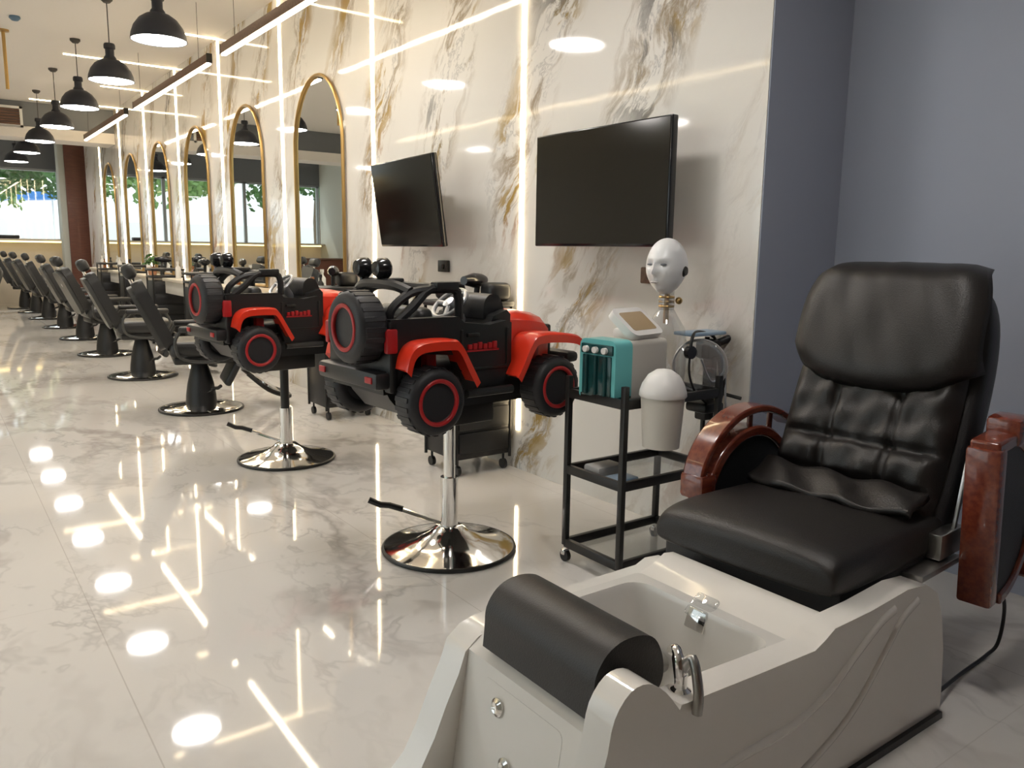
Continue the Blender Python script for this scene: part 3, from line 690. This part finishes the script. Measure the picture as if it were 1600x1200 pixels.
b = B(); b.T = Matrix.Translation((.06, -.01, .31)) @ Matrix.Rotation(R(8), 4, 'Z') @ Matrix.Rotation(R(38), 4, 'X'); b.prism([(x, y) for x, y in rrect(.17, .108, .012)], .014, .0175, 'XY'); b.make('display_screen', M['tan'], dp)
B().box((.06, .02, .265), (.12, .10, .05), .015).make('display_base', M['white'], t)
# pail with dome lid hooked on the cart's side
t = thing('waste_pail', 'cream bucket with a white dome swing lid hung on the cart side', 'bin', (2.285, 2.135, .60))
B().lathe([(0, 0), (.072, 0), (.086, .21), (.084, .21), (.07, .004), (0, .004)], 36).make('bucket', M['cream'], t)
B().lathe([(.090, .20), (.093, .205), (.091, .222), (.082, .25), (.060, .285), (.03, .305), (0, .310), (0, .30), (.05, .28), (.08, .235), (.085, .205)], 36).make('dome_lid', M['white'], t)
b = B(); b.T = Matrix.Translation((.010, -.030, .262)) @ Matrix.Rotation(R(48), 4, 'X'); b.sphere((0, 0, 0), (.12, .10, .045)); b.make('swing_flap', M['white'], t)
B().tube([(.0, .088, .19), (.0, .10, .21), (.0, .118, .215)], .006, 8).make('hook', M['blackm'], t)
# odds on the middle shelf
tag(B().box((0, 0, .024), (.15, .10, .048), .012).make('brush_case', M['paper'], loc=(2.29, 2.46, .409)), 'grey case lying on the middle shelf of the cart', 'case')
tag(B().box((0, 0, .011), (.13, .09, .022), .005).make('clear_tray', M['pblue'], loc=(2.27, 2.34, .409)), 'flat bluish tray on the middle shelf of the cart', 'tray')

# mannequin head in a white mask
t = thing('mannequin_head', 'white smooth faced mannequin head on a clear and gold neck above the cart', 'mannequin head', (2.62, 2.46, .745), R(194))
b = B(); nu, nv = 48, 40; rings = []
for j in range(nv+1):
    v = -PI/2+PI*j/nv; ring = []
    for i in range(nu):
        u = 2*PI*i/nu; cx, cy, cz = math.cos(v)*math.cos(u), math.cos(v)*math.sin(u), math.sin(v)
        x, y, z = .108*cx, .086*cy, .122*cz
        if cz < 0: k = 1+.27*cz*abs(cz)*-1; k = 1-.17*cz*cz; y *= k; x = x*(1+.04*cz) if cx > 0 else x*(1+.45*cz)
        if cx > 0:                                   # face side
            f = max(0., cx)
            x = x*(.90+.05*(1-abs(cy)))
            def g(yy, zz, sy, sz): return math.exp(-((y-yy)/sy)**2-((z-zz)/sz)**2)
            x += .026*g(0, -.028, .011, .014)+.013*g(0, -.002, .009, .028)              # nose
            x -= .017*(g(.031, .010, .019, .013)+g(-.031, .010, .019, .013))              # sockets
            x += .006*(g(.030, .007, .012, .006)+g(-.030, .007, .012, .006))              # lids
            x += .006*(g(.030, .032, .022, .008)+g(-.030, .032, .022, .008))              # brow
            x += .011*g(0, -.060, .020, .007)+.009*g(0, -.071, .017, .006) - .004*g(0, -.065, .022, .003)
            x += .012*g(0, -.098, .020, .014)                                             # chin
            x += .005*(g(.045, -.03, .02, .02)+g(-.045, -.03, .02, .02))
        ring.append((x, y, z+.548))
    rings.append(ring)
b.loft(rings); b.make('face_mask', M['mask'], t, ang=80)
for s in (-1, 1): B().sphere((.086, s*.032, .557), (.014, .032, .011), 12, 8).make('eye_slit', M['eyes'], t)  # dark grey bodies stand for the shadow in the eye sockets
B().sphere((.101, 0, .482), (.014, .042, .010), 14, 8).make('lips', M['lips'], t)
for s in (-1, 1): B().lathe([(0, -.012), (.022, -.012), (.026, 0), (.018, .012), (0, .014)], 16, (-.01, s*.078, .530), 'Y').make('ear_cap', M['blackm'], t)
B().lathe([(.034, .36), (.036, .40), (.032, .43), (.034, .455)], 24, (-.012, 0, 0)).make('neck', M['cleargl'], t)
b = B()
for z in (.375, .395, .415): b.torus((-.012, 0, z), .030, .006, 'Z', 20, 6)
b.cyl((-.012, 0, .30), (-.012, 0, .45), .012, seg=10); b.sphere((-.04, .045, .40), (.032, .032, .032), 12, 8); b.make('gold_joint', M['gold'], t)
B().lathe([(.085, 0), (.095, .08), (.10, .20), (.085, .28), (.05, .335), (.036, .36)], 28, (-.012, 0, 0)).make('bust_stand', M['cleargl'], t)

# steamer / wand stand behind the cart
t = thing('wand_stand', 'black stand with clear round dish, clamps and loose hoses behind the bin', 'beauty stand', (2.84, 2.40, 0))
B().lathe([(0, 0), (.05, 0), (.05, .02), (.02, .035), (0, .035)], 24).make('foot', M['blackm'], t)
B().cyl((0, 0, .03), (0, 0, .98), .011, seg=12).make('pole', M['blackm'], t)
b = B(); b.T = Matrix.Translation((-.11, -.06, .86)) @ Matrix.Rotation(R(-50), 4, 'Z'); b.lathe([(.0, -.012), (.06, -.010), (.10, .0), (.115, .02), (.11, .024), (.095, .006), (0, -.006)], 32, (0, 0, 0), 'Y'); b.make('clear_dish', M['cleargl'], t)
b = B(); b.T = Matrix.Translation((-.11, -.06, .86)) @ Matrix.Rotation(R(-50), 4, 'Z'); b.torus((0, .02, 0), .115, .006, 'Y', 32, 6); b.make('dish_rim', M['silver'], t)
b = B(); b.span((-.04, -.05, .88), (.05, .04, .97), .02); b.span((-.03, -.035, .60), (.035, .03, .72), .01); b.span((-.018, -.05, .70), (.022, -.005, .90), .01); b.cyl((0, 0, .93), (.10, -.06, .98), .018, seg=10); b.make('clamp', M['black'], t)
B().span((-.13, -.12, .655), (.0, .0, .70), .015).make('control_box', M['black'], t)
b = B(); b.lathe([(0, -.012), (.028, -.012), (.028, .012), (0, .012)], 18, (-.20, -.08, .93), 'Y'); b.make('black_knob', M['blackgl'], t)
b = B(); b.tube(smooth_pts([(-.20, -.08, .93), (-.18, -.07, .99), (-.10, -.03, 1.01), (.02, -.02, .98), (.05, -.03, .90)], 6), .007, 8); b.tube(smooth_pts([(-.20, -.08, .93), (-.20, -.08, .84), (-.17, -.09, .76), (-.10, -.10, .70)], 6), .005, 8)
b.tube(smooth_pts([(.05, -.02, .93), (.06, -.06, .80), (.03, -.05, .66), (.05, -.06, .55), (.06, -.02, .40), (.03, 0, .05)], 6), .006, 8)
b.tube(smooth_pts([(.02, -.06, .90), (.0, -.10, .78), (.03, -.06, .68), (.03, -.04, .50)], 6), .014, 8); b.make('hoses', M['black'], t)
b = B(); b.tube(smooth_pts([(-.15, -.1, .90), (-.10, -.12, .80), (-.02, -.12, .84), (.0, -.09, .92), (-.06, -.1, .95)], 6), .005, 8); b.tube(smooth_pts([(.04, -.08, .86), (.0, -.12, .72), (.05, -.09, .60), (.02, -.06, .52)], 6), .005, 8); b.make('clear_hoses', M['silver'], t)
B().tube([(.0, -.03, .74), (.06, -.16, .715)], .008, 8).make('side_arm', M['blackm'], t)
B().box((-.05, .0, 1.0), (.22, .12, .016), .006).make('blue_tray', M['pblue'], t)['label'] = 'pale blue tray'

# ------------------------------------------------------------------ pedicure spa: base, chair
t = thing('pedicure_spa_base', 'glossy white pedicure foot bath base with a footrest pillow and chrome tap', 'foot spa', (0, 0, 0))
spa = t
YR, YL = 1.02, 1.67          # right (camera side) and left outer faces
# side wall outline seen from the camera side
top = smooth_pts([(0.985, 0, .40), (1.0, 0, .465), (1.04, 0, .508), (1.09, 0, .51), (1.14, 0, .475), (1.185, 0, .42)], 3)
topR = [(p.x, p.z) for p in top]+[(1.19, .43), (1.24, .428), (1.45, .418), (1.66, .410), (1.70, .425), (1.74, .445), (1.90, .448), (2.08, .462), (2.18, .452), (2.25, .41), (2.29, .33), (2.32, .22), (2.335, .10), (2.34, .0)]
bott = [(1.1, .0), (.84, .0), (.88, .04), (.925, .12), (.94, .22), (.965, .33)]
b = B(); b.prism(topR+bott, YR, YR+.075, 'XZ', .016); b.make('right_side_wall', M['acryl'], t)
top2 = [(1.0, .30), (1.02, .355), (1.06, .385), (1.10, .395), (1.16, .40), (1.45, .398), (1.70, .400), (1.74, .415), (1.80, .41), (1.84, .355), (2.20, .35), (2.26, .32), (2.30, .25), (2.32, .18), (2.335, .10), (2.34, .0)]
b = B(); b.prism(top2+[(1.1, .0), (.80, .0), (.83, .025), (.89, .08), (.93, .15), (.965, .23)], YL-.09, YL, 'XZ', .016); b.make('left_side_wall', M['acryl'], t)
# front panel, recessed, slanted
b = B(); b.prism([(1.16, .0), (.975, .0), (1.03, .36), (1.09, .40), (1.16, .39)], YR+.06, YL-.08, 'XZ', .01); b.make('front_panel', M['acryl'], t)
fp = Matrix.Translation((1.012, 0, .22)) @ Matrix.Rotation(R(8.6), 4, 'Y')
b = B(); b.T = fp; b.prism([(y, z) for y, z in rrect(.30, .26, .02, 3, 1.35, -.02)], -.004, .004, 'YZ', .002); b.make('service_cover', M['acryl'], t)
for y, z, r in ((1.43, .06, .022), (1.375, -.06, .022), (1.27, -.03, .018)):
    b = B(); b.T = fp; b.lathe([(0, -.012), (r*.6, -.016), (r, -.010), (r, 0), (0, 0)], 20, (0, y, z), 'X'); b.make('control_knob', M['chrome'], t)
# tub
def tub(z, k):   # inner outline (x, y)
    xa, xb, ya, yb = 1.20, 1.62, YR+.075, YL-.09
    return [(x, y, z) for x, y in rrect((xb-xa)*k[0], (yb-ya)*k[1], .06*min(1, k[0]), 5, (xa+xb)/2+k[2], (ya+yb)/2)]
b = B()
rim_o = [(x, y, .405) for x, y in rrect(.47, YL-YR-.11, .02, 5, 1.425, (YR+YL)/2)]
b.loft([rim_o, tub(.407, (.98, .99, 0)), tub(.39, (.95, .94, 0)), tub(.20, (.86, .84, .0)), tub(.10, (.74, .74, 0)), tub(.09, (.5, .5, 0))], False, True); b.make('basin', M['acrylin'], t, ang=50)
# raised back shelf under the chair
b = B(); b.prism([(1.64, .03), (1.64, .395), (1.67, .41), (1.71, .42), (1.76, .445), (1.80, .44), (1.83, .40), (1.83, .03)], YR+.05, YL-.06, 'XZ', .012); b.make('rear_shelf', M['acryl'], t)
B().span((1.82, YR+.06, .03), (2.30, YL-.07, .33), .02).make('rear_body', M['acryl'], t)
# flowing ridges on the camera side
for pts in ([(1.03, .03), (1.12, .13), (1.22, .195), (1.38, .23), (1.56, .235), (1.72, .27), (1.84, .34), (1.95, .40), (2.02, .42)], [(1.30, .03), (1.52, .065), (1.72, .12), (1.86, .19), (1.98, .30), (2.06, .38), (2.14, .415)]):
    b = B(); b.tube([(p.x, YR+.014, p.z) for p in smooth_pts([(x, 0, z) for x, z in pts], 6)], .021, 14); b.make('moulded_ridge', M['acryl'], t)
B().prism([(1.2, .0), (2.335, .0), (2.33, .022), (1.2, .022)], YR-.012, YL-.02, 'XZ').make('plinth', M['blackm'], t)
# front footrest pillow
b = B()
sec = [(1.035, .39), (1.04, .44), (1.045, .49), (1.075, .53), (1.12, .548), (1.175, .545), (1.215, .525), (1.24, .48), (1.245, .43), (1.225, .40), (1.19, .42), (1.14, .43), (1.09, .42), (1.07, .39)]
b.prism(smo(sec), YR+.105, YL-.145, 'XZ', .010); b.make('footrest_pillow', M['leather'], t)
# tap, handset and fittings
tp = B().lathe([(0, 0), (.024, 0), (.024, .012), (.014, .02), (.014, .05), (0, .05)], 18, (1.235, YR+.045, .415)).make('tap', M['chrome'], t)
B().tube(smooth_pts([(1.235, YR+.045, .45), (1.232, YR+.05, .485), (1.245, YR+.07, .505), (1.26, YR+.095, .49)], 5), [.014]*8+[.012]*8, 10).make('tap_spout', M['chrome'], tp)
B().tube(smooth_pts([(1.235, YR+.045, .47), (1.245, YR+.025, .505), (1.23, YR-.008, .45), (1.222, YR-.014, .405)], 5), .011, 10).make('tap_handle', M['steel'], tp)
b = B(); b.T = Matrix.Translation((1.63, 1.345, .405)) @ Matrix.Rotation(R(-35), 4, 'Y'); b.box((0, 0, 0), (.075, .075, .018), .008); b.make('pump_cover', M['cleargl'], t)
b = B(); b.T = Matrix.Translation((1.61, 1.345, .375)) @ Matrix.Rotation(R(-70), 4, 'Y'); b.box((0, 0, 0), (.06, .065, .012), .005); b.make('pump_plate', M['chrome'], t)
for x, y, z, r in ((1.57, 1.44, .22, .030), (1.59, 1.345, .215, .034)):
    b = B(); b.T = Matrix.Translation((x, y, z)); b.lathe([(0, -.02), (r*.4, -.022), (r*.5, -.012), (r, -.010), (r*1.05, .0), (r, .012), (0, .012)], 24, (0, 0, 0), 'X'); b.make('water_jet', M['steel'], t)
B().lathe([(0, 0), (.03, 0), (.028, .006), (0, .008)], 20, (1.42, 1.34, .092)).make('drain', M['chrome'], t)

# chair (local: sits facing -X; origin below the seat centre)
ch = thing('massage_chair', 'dark brown leather massage pedicure chair with curved mahogany arms', 'chair', (2.22, 1.43, 0), R(4))
B().span((-.34, -.30, .36), (.34, .30, .47), .02).make('seat_box', M['leather2'], ch)
B().span((-.22, -.22, .325), (.26, .22, .365), .01).make('slide_rail', M['blackm'], ch)
rings = []
for x, z0, z1, hw in ((-.385, .47, .50, .285), (-.39, .45, .535, .30), (-.36, .44, .565, .305), (-.28, .435, .578, .31), (-.1, .43, .575, .31), (.15, .43, .565, .31), (.32, .43, .56, .305), (.36, .45, .54, .29)):
    rings.append([(x, y*hw, z) for y, z in ((-1, z0+.02), (-1, z1-.035), (-.93, z1-.008), (-.6, z1+.004), (0, z1+.008), (.6, z1+.004), (.93, z1-.008), (1, z1-.035), (1, z0+.02), (.93, z0), (-.93, z0))])
B().loft(rings).make('seat_cushion', M['leather'], ch, subd=2)
BT = Matrix.Translation((.235, 0, .47)) @ Matrix.Rotation(R(22), 4, 'Y')      # backrest frame
def back(ptsfn, name, mt, subd=2, ang=38):
    b = B(); b.T = BT; ptsfn(b); return b.make(name, mt, ch, subd=subd, ang=ang)
def f(b):
    rr = []
    for z, hw, x0_, x1_ in ((-.06, .26, .02, .12), (-.03, .30, .0, .14), (.1, .315, -.01, .15), (.4, .325, -.01, .15), (.65, .315, -.01, .15), (.80, .285, .0, .14), (.865, .24, .02, .12), (.88, .18, .05, .10)):
        rr.append([(x0_, -hw+.03, z), (x0_, 0, z), (x0_, hw-.03, z), (x0_+.03, hw, z), (x1_-.03, hw, z), (x1_, hw-.03, z), (x1_, 0, z), (x1_, -hw+.03, z), (x1_-.03, -hw, z), (x0_+.03, -hw, z)])
    b.loft(rr)
back(f, 'back_frame', M['leather2'])
# quilted cushion as a displaced sheet with thickness
def quilt(b):
    nu, nv = 48, 56; w = .275
    def h(u, v):     # u across -1..1, v up 0..1
        x = u*w; z = .0+v*.62
        d = .055
        for s in (-.105, .105): d -= .022*math.exp(-((x-s)/.010)**2)*(1 if .10 < z < .46 else .25)
        for s in (.14, .27): d -= .026*math.exp(-((z-s)/.014)**2)
        d += .015*math.exp(-((z-.205)/.045)**2)
        d += .007*math.sin(x*31+z*17)*math.sin(z*43-x*11)+.004*math.sin(x*70+z*25)
        e = min(1, (1-abs(u))*7)*min(1, v*16)*min(1, (1-v)*9); return d*math.sqrt(max(e, 0))
    g = [[b.bm.verts.new(b._p((-.012-h(-1+2*i/nu, j/nv), (-1+2*i/nu)*w*(1.0+.04*math.sin(j/nv*3)), -.005+j/nv*.62))) for i in range(nu+1)] for j in range(nv+1)]
    for j in range(nv):
        for i in range(nu): b.bm.faces.new((g[j][i], g[j][i+1], g[j+1][i+1], g[j+1][i]))
back(quilt, 'back_cushion', M['leather'], 0, 180)
# flap of the cushion that spills over the seat
b = B(); nu, nv = 36, 10; g = []
for j in range(nv+1):
    row = []
    for i in range(nu+1):
        u = -1+2*i/nu; v = j/nv
        x = .20-.13*v-.015*(1-u*u)+.012*math.sin(u*7+1)*v; z = .588+.05*(1-v)**2+.012*math.sin(u*9+v*4)*(1-abs(2*v-1)*.3)+.018*math.sin(PI*v)
        row.append(b.bm.verts.new((x, u*.28, z)))
    g.append(row)
for j in range(nv):
    for i in range(nu): b.bm.faces.new((g[j][i], g[j][i+1], g[j+1][i+1], g[j+1][i]))
o = b.make('cushion_flap', M['leather'], ch, ang=180); md = o.modifiers.new('thick', 'SOLIDIFY'); md.thickness = .024; md.offset = -1
# head pad: hangs over the top, lens shaped lower edge
def pad(b):
    nu, nv = 40, 30; rows = []
    for j in range(nv+1):
        v = j/nv; row = []
        for i in range(nu+1):
            u = -1+2*i/nu
            hw = .290*(1-.17*v**4)
            zt = .885; zb = .475+.10*abs(u)**3.2
            z = zb+(zt-zb)*v
            x = -.075+.012*abs(u)**2
            x -= .020*math.sqrt(max(0, math.sin(PI*min(1, v*1.02)*.98+.03)))
            x += .0018*math.sin(u*9+v*5)+.0015*math.sin(u*17-v*9)
            if v > .80: q = (v-.80)/.20; x += .075*q*q
            if v < .06: x += .03*(1-v/.06)
            x += .035*max(0, abs(u)-.86)/.14
            row.append(b.bm.verts.new(b._p((x, u*hw, z))))
        rows.append(row)
    for j in range(nv):
        for i in range(nu): b.bm.faces.new((rows[j][i], rows[j][i+1], rows[j+1][i+1], rows[j+1][i]))
hp = back(pad, 'head_pad', M['leather'], 0, 180); md = hp.modifiers.new('thick', 'SOLIDIFY'); md.thickness = .04; md.offset = 1
b = B(); b.T = BT
b.tube([(-.082+.012*abs(u)**2+.05*max(0, abs(u)-.86)/.14*.7, u*.29, .490+.10*abs(u)**3.2) for u in [-.97+1.94*i/30 for i in range(31)]], .004, 6); b.make('piping', M['stitch'], hp)
# arms
def chair_arm(Tm, name):
    base = []
    b = B(); b.T = Tm
    D = [(-.235, 0)]+[(x, z) for x, z in reversed(arc(.0, .0, .235, 0, 180, 20, .215))]+[(.235, 0)]
    b.prism(D[1:-1]+[(.235, -.06), (-.235, -.06)], -.032, .032, 'XZ', .012); pn = b.make(name, M['leather2'], ch)
    b = B(); b.T = Tm; pth = [(-.255, -.10)]+[(x, z) for x, z in reversed(arc(0, 0, .255, 0, 175, 22, .235))]
    ring = []
    P2 = [Vector((x, 0, z)) for x, z in pth]
    for i, p in enumerate(P2):
        d = (P2[min(i+1, len(P2)-1)]-P2[max(i-1, 0)]).normalized(); nrm = Vector((-d.z, 0, d.x))
        ring.append([p+nrm*.02+Vector((0, -.042, 0)), p+nrm*.02+Vector((0, .042, 0)), p-nrm*.02+Vector((0, .042, 0)), p-nrm*.02+Vector((0, -.042, 0))])
    b.loft(ring); b.make('wood_rim', M['mahog'], pn, bevel=.008)
    b = B(); b.T = Tm; P2 = smooth_pts([(-.30, 0, .07), (-.285, 0, .15), (-.22, 0, .235), (-.10, 0, .30), (.04, 0, .315), (.17, 0, .285), (.27, 0, .235)], 4); ring = []
    for i, p in enumerate(P2):
        d = (P2[min(i+1, len(P2)-1)]-P2[max(i-1, 0)]).normalized(); nrm = Vector((-d.z, 0, d.x)); hw = .045-.012*abs(i/len(P2)-.4)
        ring.append([p+nrm*.014+Vector((0, -hw, 0)), p+nrm*.014+Vector((0, hw, 0)), p-nrm*.014+Vector((0, hw, 0)), p-nrm*.014+Vector((0, -hw, 0))])
    b.loft(ring); b.make('arm_rail', M['mahog'], pn, bevel=.007)
    b = B(); b.T = Tm; b.span((-.315, -.05, .03), (-.23, .05, .12), .015); b.make('front_block', M['mahog'], pn)
    for x in (-.12, .02, .15):
        b = B(); b.T = Tm; b.cyl((x, 0, .18 if x < .1 else .15), (x, 0, .29), .011, seg=10); b.make('spindle', M['mahog'], pn)
    b = B(); b.T = Tm; b.span((-.255, -.05, -.11), (.245, .05, -.055), .012); b.make('base_board', M['mahog'], pn)
chair_arm(Matrix.Translation((.20, .375, .48)), 'left_arm')
chair_arm(Matrix.Translation((.33, -.42, .56)) @ Matrix.Rotation(R(84), 4, 'Y') @ Matrix.Scale(1.0, 4), 'right_arm')
B().span((.17, -.345, .44), (.34, -.30, .52), .005).make('arm_hinge', M['steel'], ch)
b = B(); b.T = Matrix.Translation((.30, -.335, .60)) @ Matrix.Rotation(R(14), 4, 'Y'); b.span((-.008, -.004, -.15), (.008, .006, .13), .002); b.make('hinge_strut', M['silver'], ch)
B().span((.02, -.36, .415), (.30, -.28, .435), .004).make('side_plate', M['steel'], ch)
tag(B().tube(smooth_pts([(2.36, 1.045, .05), (2.62, 1.09, .012), (2.82, 1.10, .012), (2.88, 1.09, .05), (2.84, 1.07, .20), (2.72, 1.06, .34), (2.66, 1.06, .40)], 8), .006, 8).make('power_cable', M['black']), 'thin black cable drooping to the floor behind the pedicure chair', 'cable')

# ------------------------------------------------------------------ brown desk on the window side (met in the mirrors)
t = thing('reception_desk', 'brown reception desk at the far window side, seen only in the mirrors', 'desk', (-1.9, 19.3, 0))
B().span((-.9, -.3, 0), (.9, .3, 1.06), .01).make('front', M['brown'], t); B().span((-.95, -.35, 1.06), (.95, .35, 1.10), .01).make('top', M['walnut'], t)
tag(B().box((0, 0, .04), (.42, .2, .08), .02).make('ledge_case', M['black'], loc=(1.55, 20.85, 1.46)), 'flat dark case on the window ledge at the far left', 'case')

# ------------------------------------------------------------------ outside
struct(B().span((-60, YF+.2, -.12), (60, 120, -.02)).make('ground_street', M['pave'], smooth=False))
struct(B().span((-60, -40, -.12), (XL-.2, YF+.2, -.02)).make('ground_side', M['pave'], smooth=False))
def tree(loc, h, r, lab, mt, n=4500, palm=False):
    t = thing('tree', lab, 'tree', loc, 0, 'trees outside the windows')
    B().tube([(0, 0, -.02), (.1, .05, h*.35), (0, 0, h*.7)], [.22, .16, .10], 10).make('trunk', M['bark'], t)
    b = B()
    for i in range(n):
        a = random.uniform(0, 2*PI); e = math.asin(random.uniform(-.8, 1)); q = r*random.uniform(.45, 1)**.5*(1+.25*math.sin(3*a)+.2*math.sin(5*e+a))
        c = Vector((q*math.cos(a)*math.cos(e), q*math.sin(a)*math.cos(e), h*.75+q*.7*math.sin(e))); d = Vector((random.gauss(0, 1), random.gauss(0, 1), random.gauss(0, 1))).normalized()
        s_ = r*.032; u = d.orthogonal().normalized()*s_; v = d*s_*1.6
        b.bm.faces.new([b.bm.verts.new(p) for p in (c-v, c+u, c+v, c-u)])
    b.make('crown', mt, t, smooth=False)
for i, (x, y, h, r, mt) in enumerate(((-2, 36, 6.5, 3.0, 'palm'), (5.2, 40, 7, 3.4, 'green'), (10, 34, 6, 2.6, 'green'), (-8, 33, 7, 3.2, 'green'), (1.8, 52, 7.5, 3.4, 'palm'), (-14, 5, 6, 3, 'green'), (-13, -3, 6, 3, 'palm'), (14, 48, 8, 4, 'green'))):
    tree((x, y, 0), h, r, ['light green tree beyond the far window at the left', 'dark green tree beyond the far window behind the brown column', 'leafy tree outside to the right of the brown column', 'leafy tree outside, seen in the mirrors', 'light green tree deep in the street beyond the far window', 'leafy tree outside the side window', 'pale leafy tree outside the side window', 'tall tree far down the street'][i], M[mt])
t = thing('sun_canopy', 'blue canopy on white posts across the street beyond the far window', 'canopy', (5.0, 62, 0))
B().prism([(-2.6, 4.1), (-1.4, 4.5), (1.9, 4.75), (2.6, 4.4), (2.6, 4.3), (-2.6, 4.0)], -1.2, 1.2, 'XZ').make('cover', M['awn'], t)
for x in (-2.3, 2.3): B().cyl((x, 0, -.02), (x, 0, 4.3), .07, seg=10).make('post', M['white'], t)
tag(B().span((-30, 0, -.02), (30, .3, 3.2)).make('street_wall', M['white'], loc=(0, 72, 0)), 'long low white wall across the street beyond the far window', 'wall')
